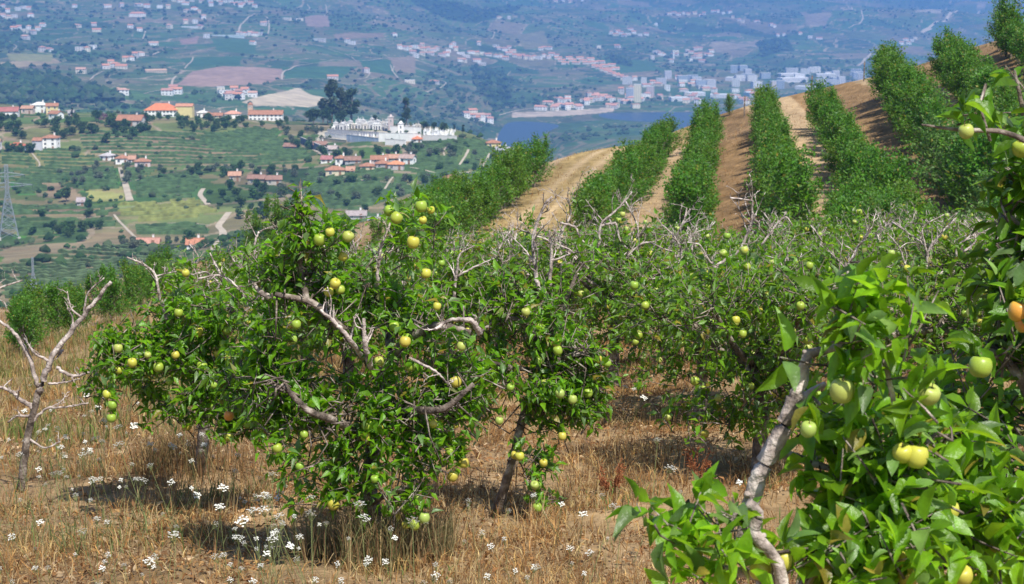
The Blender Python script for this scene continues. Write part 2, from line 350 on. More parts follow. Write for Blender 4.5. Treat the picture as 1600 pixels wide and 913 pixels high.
    dive=np.array([.06,.09,.03]); c=near*(1-a)+mid*a; c=c*(1-b)+far*b
    return c
Yg=np.concatenate([np.linspace(-14,1,16)[:-1],np.exp(np.linspace(0,math.log(9),40))[:-1],np.exp(np.linspace(math.log(9),math.log(130),420))[:-1],
  np.exp(np.linspace(math.log(130),math.log(480),60))[:-1],np.exp(np.linspace(math.log(480),math.log(1500),280))[:-1],np.exp(np.linspace(math.log(1500),math.log(2200),40))[:-1],
  np.exp(np.linspace(math.log(2200),math.log(8500),400))[:-1],np.exp(np.linspace(math.log(8500),math.log(16000),60))])
sg=np.concatenate([np.linspace(-.9,-.29,25)[:-1],np.linspace(-.29,.29,820),np.linspace(.29,.9,25)[1:]])
SS,YY=np.meshgrid(sg,Yg); XX=(SS*(np.maximum(YY,0)+12)); X=XX.ravel(); Y=YY.ravel(); Z=H(X,Y)
g=G(); nr,nc=XX.shape; i=np.arange(nr-1)[:,None]*nc; j=np.arange(nc-1)[None]
q=np.stack([i+j,i+j+1,i+nc+j+1,i+nc+j],-1).reshape(-1,4)
g.add(np.c_[X,Y,Z],[q],0,paint(X,Y,Z))
mg=mat('ground_soil',tint=True,rough=.95,spec=.1,noise=.22,scale=2.2,bump=.6,bscale=9)
t=mg.node_tree; N=t.nodes; hs=[n for n in N if n.type=='HUE_SAT'][0]; n3=N.new('ShaderNodeTexNoise'); n3.inputs['Scale'].default_value=.06; n3.inputs['Detail'].default_value=8
tc=[n for n in N if n.type=='TEX_COORD'][0]; t.links.new(tc.outputs['Object'],n3.inputs['Vector']); m3=N.new('ShaderNodeMapRange'); m3.inputs['From Min'].default_value=.3;m3.inputs['From Max'].default_value=.7
m3.inputs['To Min'].default_value=.75; m3.inputs['To Max'].default_value=1.25; t.links.new(n3.outputs[0],m3.inputs[0]); h2=N.new('ShaderNodeHueSaturation')
t.links.new(m3.outputs[0],h2.inputs['Value']); t.links.new(hs.outputs[0],h2.inputs['Color']); t.links.new(h2.outputs[0],N['Principled BSDF'].inputs['Base Color'])
tag(g.build('ground',mg,smooth=True),kind='structure')
# river
mw=bpy.data.materials.new('river_water'); mw.use_nodes=True; p=mw.node_tree.nodes['Principled BSDF']; p.inputs['Base Color'].default_value=(.03,.052,.075,1); p.inputs['Roughness'].default_value=.35; p.inputs['Specular IOR Level'].default_value=.2
nz=mw.node_tree.nodes.new('ShaderNodeTexNoise'); nz.inputs['Scale'].default_value=.2; bp=mw.node_tree.nodes.new('ShaderNodeBump'); bp.inputs['Strength'].default_value=.3; bp.inputs['Distance'].default_value=.3
tcw=mw.node_tree.nodes.new('ShaderNodeTexCoord'); mw.node_tree.links.new(tcw.outputs['Object'],nz.inputs['Vector']); mw.node_tree.links.new(nz.outputs[0],bp.inputs['Height']); mw.node_tree.links.new(bp.outputs[0],p.inputs['Normal'])
g=G(); xx=np.linspace(-900,2600,8); 
g.add([(-200,2850,-275.5),(2200,2850,-275.5),(2200,3900,-275.5),(-200,3900,-275.5)],[(0,1,2,3)]); tag(g.build('water',mw),kind='structure')
# roads: ribbons draped over the land
RC=[]
def ribbon(g,P,w,dz,ty=1.0):
    P=np.array(P,float)[:,:2]; d=np.r_[0,np.cumsum(np.linalg.norm(np.diff(P,axis=0),axis=1))]; n=max(int(d[-1]/(max(w,2)*1.2)),3); s=np.linspace(0,d[-1],n)
    Q=np.c_[pchip(d,P[:,0],s),pchip(d,P[:,1],s)]; T=np.gradient(Q,axis=0); T/=np.linalg.norm(T,axis=1)[:,None]+1e-9; Nn=np.c_[-T[:,1],T[:,0]]
    RC.append(np.c_[Q,np.full(len(Q),w)])
    ww=w/2*(1+.35*(vnoise(s*.05,s*0,7)-.5)); V=[]
    for k in (-1,-.33,.33,1): q=Q+Nn*(k*ww)[:,None]; V.append(np.c_[q,H(q[:,0],q[:,1])+dz])
    V=np.stack(V,1).reshape(-1,3); i=np.arange(n-1)[:,None]*4; j=np.arange(3)[None]
    g.add(V,[np.stack([i+j,i+j+1,i+5+j,i+4+j],-1).reshape(-1,4)])
MR=[([(187,262),(190,272),(194,283)],3.2),([(195,285),(199,300),(203,314)],4.5),([(203,284),(222,280),(243,275)],1.6),([(318,295),(313,303),(318,312),(325,320)],3.4),
 ([(358,332),(348,345),(342,352),(348,362),(345,376)],4.2),([(345,376),(336,384),(330,392)],2.5),([(40,262),(60,262),(62,258),(50,240)],1.2),
 ([(178,336),(190,350),(205,365),(212,372)],1.6),([(0,334),(60,332),(150,330)],1.2),([(0,342),(80,342),(170,338)],1),([(190,353),(270,349),(330,353)],1.2),([(170,328),(230,322),(300,312)],1),
 ([(500,272),(580,284),(650,290)],1),([(600,297),(608,285),(614,277)],1.4),([(718,258),(726,246),(732,234)],1.6),([(695,246),(693,236),(698,230)],1.2),([(755,262),(760,250),(765,240)],1.2),([(640,262),(700,272),(760,270)],2),
 ([(480,224),(500,240),(520,252)],2),([(575,268),(592,262)],1.4)]
FR=[([(262,148),(268,134),(273,122),(276,120)],6),([(440,126),(445,112),(460,105),(478,102)],6),([(440,126),(520,124),(600,124)],2.5),([(478,102),(520,95),(556,96)],3),([(556,96),(600,92),(640,94)],5),
 ([(556,96),(545,88),(520,80),(495,72)],3.5),([(218,90),(240,86),(258,78),(270,79)],7),([(288,108),(300,96),(302,90)],4.5),([(610,102),(613,112),(622,123)],3.5),([(622,122),(614,112),(616,104)],3),([(372,54),(376,40),(384,32),(398,22)],7),
 ([(415,60),(420,48),(420,36),(414,26)],5),([(223,62),(226,54),(228,48)],4),([(740,42),(752,36),(770,34),(785,27)],3),([(668,146),(690,137),(697,131),(690,126)],3.5),([(638,122),(660,122),(680,130)],2.5),([(0,150),(0,149),(20,146)],2),
 ([(585,40),(588,30),(590,25)],4),([(768,62),(772,55),(774,48)],4),([(480,18),(484,14),(480,8)],4),([(507,26),(510,14),(508,8)],4),
 ([(770,182),(820,172),(880,168),(960,166)],6),([(1325,45),(1342,38),(1348,28),(1325,10)],8),([(1455,45),(1440,52),(1480,30),(1530,18)],18),([(1340,104),(1350,96),(1362,84)],14),
 ([(870,58),(880,66),(905,72),(950,70)],3),([(140,126),(150,118),(162,112)],4),([(225,148),(240,144),(300,142)],3),([(300,148),(285,146),(270,146)],3),([(340,26),(350,22),(372,20)],4),([(20,80),(26,74),(15,66)],3),([(560,125),(573,122),(580,114)],3),([(775,128),(790,122),(798,112)],3)]
g=G()
for p,w in MR: ribbon(g,gp(p,450,1500),w*.75,.12)
for p,w in FR: ribbon(g,gp(p,1900),w*.62,1.0)
tag(g.build('road',MT['road']),kind='structure')
# air: even haze round everything
hz=bpy.data.materials.new('haze_air'); hz.use_nodes=True; t=hz.node_tree; t.nodes.remove(t.nodes['Principled BSDF']); pv=t.nodes.new('ShaderNodeVolumePrincipled')
pv.inputs['Color'].default_value=(.19,.41,.92,1); pv.inputs['Density'].default_value=.00015; pv.inputs['Density Attribute'].default_value=''; pv.inputs['Anisotropy'].default_value=.1
t.links.new(pv.outputs[0],t.nodes['Material Output'].inputs['Volume'])
try: hz.cycles.homogeneous_volume=True
except Exception as e: pass
g=G(); zmin=float(Z.min())-1; zmax=max(float(Z.max()),2)+20; g.box((0,8000,(zmin+zmax)/2),(32000,16400,zmax-zmin)); print('Z',zmin,zmax,'X',X.min(),X.max())
tag(g.build('haze',hz),kind='stuff')
print('terrain done')
# ---------------------------------------------------------------- leaves and crowns
def unit(v): return v/(np.linalg.norm(v,axis=-1,keepdims=True)+1e-9)
LY=np.array([-.16,-.16,0,.14,.14,.14,.4,.4,.4,.7,.7,.7,1.]); LX=np.array([-.008,.008,0,-.17,0,.17,-.27,0,.27,-.2,0,.2,0]); LZ=np.array([.03,.03,.0,.06,0,.06,.12,.0,.12,.10,0,.10,0])
LFULL=(np.c_[LX,LY,LZ-.22*np.maximum(LY,0)**2],[np.array([[0,1,2],[2,4,3],[2,5,4],[9,10,12],[10,11,12]]),np.array([[3,4,7,6],[4,5,8,7],[6,7,10,9],[7,8,11,10]])])
LMED=(np.array([(0,0,0),(-.26,.4,.09),(0,.45,-.03),(.26,.4,.09),(0,1,-.2)]),[np.array([[0,2,1],[0,3,2],[1,2,4],[2,3,4]])])
def put_leaves(g,P,D,Nm,L,tmpl,mi,col,width=.84):
    n=len(P); D=unit(D); Xa=unit(np.cross(D,Nm)); Za=np.cross(Xa,D); T,Fs=tmpl; k=len(T)
    curl=rng.uniform(.3,2.6,n); wv=rng.uniform(.8,1.15,n)*width; tw=rng.normal(0,.15,n)
    V=P[:,None]+L[:,None,None]*(T[None,:,0:1]*wv[:,None,None]*Xa[:,None]+T[None,:,1:2]*D[:,None]+(T[None,:,2:3]*curl[:,None,None]+T[None,:,0:1]*T[None,:,1:2]*tw[:,None,None]*2)*Za[:,None])
    off=(np.arange(n)*k)[:,None,None]
    g.add(V.reshape(-1,3),[(f[None]+off).reshape(-1,f.shape[1]) for f in Fs],mi,np.repeat(col,k,0))
def leafcol(n,base=(.098,.255,.009),var=.35,yellow=.03,pale=.16):
    c=np.array(base)*(1+var*(rng.random((n,1))*2-1)); hue=rng.random((n,1))
    c=c*np.array([1,1,1])+hue*np.array([.028,.02,-.002]); m=rng.random(n)<yellow; c[m]=np.array([.30,.27,.04])*rng.uniform(.6,1,(m.sum(),1))
    m=rng.random(n)<pale; c[m]=c[m]*.55+np.array([.12,.17,.10])*.6
    return np.clip(c,.004,.9)
def nearest(P,Q):
    out=np.empty(len(P),int)
    for a in range(0,len(P),500): out[a:a+500]=np.argmin(((P[a:a+500,None]-Q[None])**2).sum(-1),1)
    return out
def dens(path,n=8):
    P=np.asarray(path,float); t=np.linspace(0,1,len(P)); s=np.linspace(0,1,(len(P)-1)*n+1)
    return np.c_[[pchip(t,P[:,k],s) for k in range(3)]].T
def apple_mesh():
    g=G(); prof=[(0,.40),(.10,.445),(.22,.47),(.36,.44),(.46,.30),(.50,.08),(.47,-.16),(.38,-.34),(.24,-.45),(.12,-.47),(.05,-.44),(0,-.41)]
    n=14; V=[];th=np.linspace(0,2*math.pi,n,endpoint=False)
    for r,z in prof: V+= [(r*math.cos(t)*(1+.03*math.cos(5*t)*(z<-.3)),r*math.sin(t),z) for t in th]
    F=[(i*n+j,i*n+(j+1)%n,(i+1)*n+(j+1)%n,(i+1)*n+j) for i in range(len(prof)-1) for j in range(n)]
    F=[f[::-1] for f in F]
    V=np.array(V); a=np.clip((V[:,0]*.8+V[:,1]*-.2+V[:,2]*.3)*1.6,0,1)[:,None]
    return V,F
AV,AF=apple_mesh()
APP={}
def apple_me(kind):
    if kind in APP: return APP[kind]
    g=G(); base={'green':(.26,.36,.045),'yellow':(.44,.41,.06),'pale':(.34,.40,.09),'blush':(.50,.38,.06)}[kind]
    c=np.ones((len(AV),3))*np.array(base)
    dim=np.exp(-((AV[:,0]**2+AV[:,1]**2)/.02))[:,None]; c=c*(1-dim*.5)+np.array([.25,.22,.05])*dim*.5
    if kind=='blush': b=sst(-.15,.4,-AV[:,1]*.9+AV[:,2]*.3+AV[:,0]*.3)[:,None]; c=c*(1-b*.85)+np.array([.66,.20,.045])*b*.85
    g.add(AV,AF,0,c); g.tube([(0,0,.38),(.02,.01,.5),(.06,.02,.66)],[.03,.022,.03],5,1); g.tube([(0,0,-.40),(0,0,-.455)],[.07,.03],5,1)
    o=g.build('apple',[MT['apple'],MT['stalk']],smooth=True,link=False); APP[kind]=o.data; return o.data
def add_apple(parent,p,d,kind=None):
    kind=kind or random.choices(['green','yellow','pale','blush'],[5,4,3,.03])[0]
    o=bpy.data.objects.new('apple',apple_me(kind)); C.objects.link(o); o.parent=parent
    o.location=tuple(p); s=d*random.uniform(.93,1.07); o.scale=(s,s,s*random.uniform(.9,1)); o.rotation_euler=(random.gauss(0,.25),random.gauss(0,.25),random.uniform(0,6.28) if kind!='blush' else random.uniform(-.6,.6)); return o
def apple_tree(base,limbs,blobs,nspur,leafL,label,group=None,apples=(),deadlimbs=(),nap=0,apd=.075,tmpl=LMED,barkcol=None,lbase=(.090,.235,.009),per=(5,9),shootL=(.14,.36),yellow=.03,name='apple_tree',cat='apple tree',lmat='bark'):
    """limbs: (points,radii) world; blobs: (centre,radii,weight) world."""
    root=empty(name,base); tag(root,label,cat,group); base=np.array(base,float); skel=[]
    for k,(P,r) in enumerate(limbs):
        g=G(); Q=dens(np.array(P)-base,6); rr=np.interp(np.linspace(0,1,len(Q)),np.linspace(0,1,len(r)),r)
        Q[1:-1]+=rng.normal(0,.07,(len(Q)-2,3))*rr[1:-1,None]; g.tube(Q,rr,11,0,knob=.16)
        if len(P)>2:
            for q in range(len(Q)//7): # pruning knobs
                j=rng.integers(1,len(Q)-1); tg=unit(Q[min(j+1,len(Q)-1)]-Q[j-1]); d=unit(np.cross(rng.normal(size=3),tg)); g.tube([Q[j],Q[j]+d*rr[j]*1.2,Q[j]+d*rr[j]*1.45],[rr[j]*.55,rr[j]*.42,rr[j]*.2],7,0)
        g.build('trunk' if k==0 else 'limb',MT[lmat],root,smooth=True); skel.append(Q)
    for P,r in deadlimbs:
        g=G(); dead_branch(g,np.array(P)-base,r*.66); g.build('bare_limb',MT['deadbark'],root,smooth=True)
    sk=np.vstack(skel); w=np.array([b[2] if len(b)>2 else b[1][0]*b[1][2] for b in blobs],float); w/=w.sum()
    nc=int(nspur*1.8); bi=rng.choice(len(blobs),nc,p=w); c=np.array([b[0] for b in blobs])[bi]-base; rd=np.array([b[1] for b in blobs])[bi]
    dv=unit(rng.normal(size=(nc,3))); rr=rng.random(nc)**.5*1.08; P=c+dv*rr[:,None]*rd
    cl=vnoise(P[:,0]*4.2+P[:,1]*2.1+31,P[:,2]*4.2-P[:,1]*2.6+77,5)*.65+vnoise(P[:,0]*9+P[:,1]*5+31,P[:,2]*9-P[:,1]*6+77,6)*.35
    sel=np.argsort(-cl-.10*rng.random(nc))[:nspur]; rng.shuffle(sel); P=P[sel]; dv=dv[sel]; rd=rd[sel]
    i=nearest(P,sk); Q=sk[i]; out=unit(dv*rd.mean()+unit(P-Q)*.35+rng.normal(0,.35,(nspur,3))+np.array([0,0,.28])); ln=rng.uniform(*shootL,nspur)
    S0=P-out*ln[:,None]*.6; gt=G(); gl=G()
    for a in range(nspur):
        m=(Q[a]+S0[a])/2+np.array([0,0,.06])*rng.normal(); 
        if np.linalg.norm(Q[a]-S0[a])<.4 and (a%6==0): gt.tube([Q[a]+rng.normal(0,.03,3),m+rng.normal(0,.05,3),S0[a]],[.006,.005,.004],4,0)
        gt.tube([S0[a],(S0[a]+P[a])/2+rng.normal(0,.006,3),P[a]+out[a]*ln[a]*.3],[.005,.004,.0025],3,0)
    k=rng.integers(per[0],per[1],nspur); idx=np.repeat(np.arange(nspur),k); n=len(idx); t=rng.random(n)**.8
    pos=S0[idx]+(out*(ln*1.0)[:,None])[idx]*t[:,None]
    az=rng.uniform(0,6.28,n); A=unit(np.cross(out,np.array([.3,.2,.9])))[idx]; B=np.cross(out[idx],A)
    side=np.cos(az)[:,None]*A+np.sin(az)[:,None]*B; D=unit(side+out[idx]*rng.uniform(.1,1.1,(n,1))+np.array([0,0,-.25])*rng.random((n,1)))
    Nm=unit(np.array([0,0,1.])+rng.normal(0,.45,(n,3))+.3*side); L=leafL*rng.uniform(.6,1.15,n)*(1-.35*(t>.93))
    pos=pos+D*L[:,None]*.16
    put_leaves(gl,pos,D,Nm,L,tmpl,0,leafcol(n,lbase,var=.42,yellow=yellow))
    
    if len(apples):      # leaf spurs over each fruit
        pa=np.array([q[:3] for q in apples])-base; m=len(pa); kk=9; ii=np.repeat(np.arange(m),kk); dd_=unit(rng.normal(0,1,(m*kk,3))+np.array([0,.35,.3]))
        put_leaves(gl,pa[ii]+np.array([0,.03,.055])+rng.normal(0,.02,(m*kk,3)),dd_,unit(np.array([0,-.2,1.])+rng.normal(0,.4,(m*kk,3))),leafL*rng.uniform(.6,1.1,m*kk),tmpl,0,leafcol(m*kk,lbase,yellow=yellow))
    gl.add(np.vstack(gt.V),[np.vstack(a) for a in gt.F.values()],1); gl.build('crown',[MT['leaf'],MT['bark']],root,smooth=True)
    
    for p in list(apples)[:100]: add_apple(root,np.array(p[:3],float)-base,p[3],p[4] if len(p)>4 else None)
    for j in range(nap):
        a=rng.integers(0,nspur); add_apple(root,P[a]+np.array([0,-.03,-.07])+dv[a]*(.13 if leafL>.0865 else .05),apd*rng.uniform(.7,1.02)*(.9 if leafL<.1 else 1))
    return root
def dead_branch(g,P,r,twigs=None,depth=0):
    Q=dens(P,7); L=np.linalg.norm(np.diff(Q,axis=0),axis=1).sum(); n=len(Q); rr=np.interp(np.linspace(0,1,n),[0,1],[r,r*.45])
    Q[1:]+=rng.normal(0,.22,(n-1,3))*rr[1:,None]; g.tube(Q,rr,8,0,knob=.2)
    if depth<3:
        for k in range(int((L*9 if twigs is None else twigs)+1)):
            j=rng.integers(n//4,n); d=unit(unit(rng.normal(size=3))+np.array([0,0,.5])+unit(Q[min(j,n-1)]-Q[max(j-2,0)])*.6); l=L*rng.uniform(.15,.4)
            p1=Q[j]+d*l*.5; d2=unit(d+rng.normal(0,.5,3)+np.array([0,0,.2])); p2=p1+d2*l*.5
            dead_branch(g,[Q[j],p1,p2],max(rr[j]*.5,.003),2 if depth==0 else 0,depth+1)
def PL(pts,D,dd=0): 
    """picture polyline at distance D (dd: per-point depth offsets)"""
    return np.array([at(p[0],p[1],D+(p[2] if len(p)>2 else 0)) for p in pts])
def blob(x,y,rx,ry,D,rd=None):
    s=D/F; return (at(x,y,D),(rx*s,(rd if rd else (rx+ry)/2*s*.58),ry*s))

# ================ the three linked apple trees in the middle =================
A8=[(215,137),(239,120),(279,130),(190,143),(250,236),(236,255),(262,250),(372,72),(388,88),(444,62),(466,70),(448,93),(423,115),(426,143),(455,213),(163,328),(172,316),(8,341),(24,404),(10,404),(108,508),(55,553),(11,581),(185,520),(323,556),(348,561),(378,580),(593,486),(535,377),(408,367),(420,422),(456,590),(508,614),(361,674),(340,676),(171,648),(120,607),(410,742),(451,764),(438,720),(247,733),(410,780),(430,780),(645,470),(620,545),(713,336),(680,300),(752,387),(711,410),(723,460),(757,484),(785,497),(762,580),(666,625),(720,640),(706,741),(515,670),(540,640),(480,287),(522,457),(655,622),(700,690)]
A7=[(497,81),(608,236),(582,296),(628,308),(612,300),(316,282),(354,321),(424,333),(478,187),(528,238),(540,332),(549,370),(571,440),(287,405),(298,469),(301,434),(664,486),(604,518),(500,490),(395,300),(470,300)]
AP=[(350+x/1.442,280+y/1.442) for x,y in A8]+[(x/1.7125,380+y/1.7125) for x,y in A7]
def front(x,y,D): return (*at(x,y,D-rng.uniform(.22,.48)),.066*rng.uniform(.72,1.12))
bl=gr(312,742); bc=gr(585,878); br=gr(775,806)
DL,DC,DR=bl[1],bc[1],br[1]; print('trees at',DL,DC,DR)
ap={0:[],1:[],2:[]}
for x,y in AP:
    k=0 if x<425 else (1 if x<735 else 2); ap[k].append(front(x,y,(13.6,DC,DR)[k]))
apple_tree(bl,[(np.vstack([bl,PL([(318,690),(322,620),(335,560)],DL-.2)]),[.05,.045,.04,.035]),
   (PL([(322,630,-.2),(290,560,-.5),(240,520,-.6)],DL),[.035,.028,.018]),(PL([(335,570,-.3),(360,500,-.6),(370,450,-.8)],DL),[.035,.028,.016]),
   (PL([(330,590),(280,520,.2),(300,460,.2)],DL),[.03,.025,.015]),(PL([(335,580),(400,520,-.6),(430,480,-.8)],DL),[.03,.02,.015])],
  [blob(330,520,110,75,13.4),blob(240,545,85,60,13.6),blob(215,600,65,55,13.8),blob(300,470,70,40,13.8),blob(350,600,90,60,13.3),blob(400,480,60,60,13.2),blob(290,640,90,28,13.8),blob(170,590,30,40,13.8),blob(345,690,25,30,13.2),blob(390,650,60,40,13.3),blob(320,655,90,35,13.4),blob(190,545,40,60,13.8)],
  640,.086,'apple tree with a bare forked grey limb at the left of the central clump',apples=ap[0],nap=16,
  deadlimbs=[(PL([(262,500),(250,465),(243,430),(222,412),(198,402)],13.5),.018),(PL([(243,432),(258,428),(276,424)],13.5),.009),(PL([(385,480),(375,455),(340,430),(310,436)],13.3),.02),(PL([(352,445),(335,410),(328,395)],13.4),.014),(PL([(410,470),(402,430),(398,385),(404,362)],13.2),.02),(PL([(395,450),(375,420),(360,400)],13.2),.014),(PL([(340,440),(320,425),(300,430)],13.8),.012)])
apple_tree(bc,[(np.vstack([bc,PL([(587,820),(578,760),(585,690),(600,600,.1),(615,550,.1)],DC)]),[.062,.05,.047,.045,.042,.038]),
   (PL([(612,560,.1),(640,530,-.1),(690,510,-.3),(735,520,-.35)],DC),[.038,.03,.025,.02]),
   (PL([(600,600,.1),(560,540,-.1),(520,500,-.3),(480,470,-.3),(430,460,-.3)],DC),[.036,.03,.026,.02,.015]),
   (PL([(585,700),(530,660,-.3),(480,640,-.5),(440,600,-.5)],DC),[.034,.026,.02,.012]),
   (PL([(588,680),(640,640,-.3),(690,640,-.5),(740,600,-.5)],DC),[.034,.026,.02,.012]),
   (PL([(480,470,-.3),(470,420,-.2),(470,370,-.2),(465,310,-.2)],DC),[.02,.015,.01,.005]),
   (PL([(612,560,.1),(600,480,.3),(560,430,.2)],DC),[.03,.02,.014]),(PL([(575,790),(610,770,-.3),(640,760,-.4)],DC),[.02,.015,.01])],
  [blob(480,375,60,42,DC-.2,.15),blob(465,310,12,26,DC-.2,.06),blob(460,440,85,50,DC-.1),blob(500,530,110,65,DC-.15),blob(420,560,70,70,DC-.1),blob(590,470,75,45,DC),blob(640,400,30,50,DC+.2,.2),
   blob(650,350,60,28,DC+.3,.2),blob(560,620,120,65,DC-.25),blob(660,590,85,70,DC-.25),blob(660,500,70,45,DC),blob(480,660,70,55,DC-.25),blob(640,690,80,45,DC-.3),blob(460,720,38,30,DC-.3,.2),
   blob(630,770,42,38,DC-.35,.2),blob(500,740,45,35,DC-.2,.15),blob(700,640,45,70,DC-.2),blob(430,640,40,60,DC-.2),blob(530,710,60,40,DC-.2),blob(720,600,40,50,DC-.2),blob(490,765,45,30,DC-.2,.2),blob(610,805,32,26,DC-.3,.15),blob(560,760,45,35,DC-.25,.2),blob(715,560,50,60,DC-.1),blob(720,470,45,35,DC),blob(530,600,70,60,DC-.3),blob(400,600,60,60,DC+.3),blob(470,600,90,60,DC-.1)],
  1060,.086,'large laden apple tree with pale pruned stub and thick dark trunk before the central clump',apples=ap[1],nap=16,
  deadlimbs=[(PL([(566,560,-.25),(545,528,-.42),(522,503,-.42),(500,485,-.45)],DC),.026),(PL([(580,575,-.3),(570,535,-.42),(568,497,-.42)],DC),.03),(PL([(590,470,0),(590,430,-.1),(594,392,-.1),(610,348,-.1)],DC),.019),
    (PL([(750,522,-.4),(735,500,-.45),(708,499,-.42),(678,516,-.45)],DC),.028),(PL([(430,470,-.2),(405,455,-.2),(395,440,-.2)],DC),.03),(PL([(640,560,-.4),(680,580,-.5),(700,600,-.5)],DC),.014)])
apple_tree(br,[(np.vstack([br,PL([(800,720),(818,650),(838,595),(850,540)],DR-.1)]),[.035,.03,.028,.025,.022]),
   (PL([(838,595),(880,560,-.2),(920,550,-.2)],DR),[.022,.018,.012]),(PL([(848,550),(810,500,-.2),(770,490,-.2)],DR),[.022,.018,.012]),(PL([(850,540),(880,480),(900,430)],DR),[.022,.018,.01]),
   (PL([(842,580),(780,570,-.3),(740,560,-.3)],DR),[.02,.014,.01])],
  [blob(850,510,90,55,DR-.1),blob(790,470,60,40,DR-.1),blob(900,560,60,50,DR-.1),blob(770,560,60,50,DR-.2),blob(860,610,60,36,DR-.2),blob(910,640,30,30,DR,.2),blob(840,735,20,45,DR-.2,.12),blob(915,600,35,50,DR),blob(870,640,50,35,DR-.1),blob(845,770,14,22,DR-.2,.1),blob(880,460,60,40,DR),blob(745,640,30,30,DR,.2),blob(900,420,50,35,DR+.3,.3)],
  560,.084,'apple tree with a thin dark trunk leaning right, on the right of the central clump',apples=ap[2],nap=10,
  deadlimbs=[(PL([(750,520),(775,500),(812,486)],DR-.2),.016),(PL([(850,470),(838,430),(833,380),(850,322),(862,308)],DR+.4),.026),(PL([(858,450),(862,400),(858,360)],DR+.6),.022),(PL([(708,490),(713,430),(718,398),(742,384)],DR+.2),.018),(PL([(714,432),(740,418),(772,404)],DR+.2),.014),(PL([(862,408),(900,395),(930,388)],DR+.6),.012)])
# ================ dead tree on the left =================
bd=gr(32,772); DD=bd[1]; root=empty('dead_tree',bd); tag(root,'leafless grey dead apple tree in the dry grass at the left edge','dead tree')
g=G(); Q=dens(np.vstack([bd,PL([(42,690),(60,612)],DD)])-bd,8); g.tube(Q,np.linspace(.030,.025,len(Q)),9,0,knob=.2); g.build('trunk',MT['bark'],root,smooth=True)
for P,r in [([(60,614),(75,570),(110,520),(150,470),(173,440)],.028),([(60,605),(45,560),(22,520),(0,503),(-40,480)],.017),([(56,640),(32,624),(10,608),(-30,600)],.02),([(88,575),(115,588),(140,582),(176,573)],.015),
            ([(75,600),(100,598),(125,592)],.01),([(50,660),(75,638),(105,636),(138,630)],.012),([(50,650),(30,650),(12,660)],.013),([(45,685),(70,700),(95,690)],.01),([(128,497),(110,480),(105,455)],.009)]:
    g=G(); dead_branch(g,PL(P,DD)-bd,r,3); g.build('limb',MT['deadbark'],root,smooth=True)
root2=gr(-60,560); r2=empty('dead_tree',root2); tag(r2,'bare twig of a dead tree reaching in beside the small pylon','dead tree')
g=G(); dead_branch(g,PL([(-60,560),(-40,480),(-10,455),(35,438)],root2[1])-root2,.03,3); g.build('trunk',MT['deadbark'],r2,smooth=True)

# ================ right foreground trees =================
def px(L,o=(900,420),s=1.8515): return [(o[0]+x/s,o[1]+y/s) for x,y in L]
DF=6.1; bf=on(at(1230,1270,DF)[0],DF)
fa=[(497,805,.072),(532,873,.075),(600,845,.08),(770,355,.078),(1020,365,.07),(985,545,.08),(945,535,.07),(1000,790,.075),(958,830,.08),(1118,890,.07),(820,905,.07),(960,893,.07),(350,870,.05),(672,466,.05),(1080,700,.07),(880,840,.06)]
FA=[(*at(900+x/1.8515,420+y/1.8515,DF-.3),d*.93,'pale' if y<500 else 'yellow') for x,y,d in fa]
apple_tree(bf,[(np.vstack([bf,PL([(1222,1060),(1205,950),(1200,900)],DF)]),[.055,.05,.045,.042]),
   (PL([(1200,910),(1190,860),(1172,800)],DF-.1),[.028,.026,.024]),(PL([(1230,960),(1215,880),(1178,830),(1186,805),(1168,785)],DF-.35),[.022,.018,.019,.014,.018]),
   (PL([(1160,860),(1180,760),(1200,715),(1228,660),(1240,622)],DF-.1),[.026,.027,.028,.027,.024]),
   (PL([(1200,710),(1235,712),(1270,725),(1330,740)],DF),[.018,.014,.012,.008]),(PL([(1240,628),(1255,585),(1262,555),(1300,545),(1340,520)],DF-.1),[.022,.018,.015,.012,.01]),
   (PL([(1235,640),(1270,610),(1290,600)],DF),[.014,.01,.008]),(PL([(1340,520),(1380,560),(1400,640),(1430,690)],DF-.2),[.01,.009,.008,.006]),
   (PL([(1230,960),(1300,870),(1380,820),(1450,800)],DF-.1),[.03,.022,.016,.01]),(PL([(1230,960),(1350,920),(1480,880),(1560,820)],DF+.2),[.03,.024,.018,.01]),
   (PL([(1200,900),(1130,890),(1080,860),(1020,790)],DF-.2),[.02,.014,.01,.006])],
  [blob(1390,510,70,45,DF-.2,.25),blob(1340,470,35,40,DF-.2,.15),blob(1400,600,85,60,DF-.1,.3),blob(1400,690,110,60,DF-.1,.3),blob(1360,780,110,60,DF-.2,.35),blob(1420,860,130,60,DF-.2,.35),blob(1300,860,70,50,DF-.2,.3),
   blob(1520,720,80,80,DF+.3,.3),blob(1540,830,80,80,DF+.1,.3),blob(1120,840,50,40,DF-.3,.2),blob(1050,810,45,38,DF-.3,.15),blob(1090,880,70,30,DF-.3,.2),blob(1290,650,40,50,DF,.2),blob(1240,560,25,25,DF-.1,.1),blob(1320,930,200,60,DF,.4)],
  300,.112,'close apple tree in the lower right with a grey knobbly trunk and big blurred leaves',apples=FA,lmat='deadbark',tmpl=LFULL,per=(5,9),shootL=(.12,.28),lbase=(.12,.27,.010),
  yellow=.03,deadlimbs=[(PL([(1168,790),(1150,800),(1140,830),(1130,870)],DF-.3),.014)])
DG=7.4; bg_=on(at(1660,1200,DG)[0],DG)
fa=[(1170,285,.085),(1280,125,.078),(1296,160,.07)]
FA=[(*at(900+x/1.8515,420+y/1.8515,DG-.4),d,'blush' if x>1200 else 'green') for x,y,d in fa]+[(*at(1510,206,DG-.4),.055),(*at(1596,232,DG-.2),.07)]
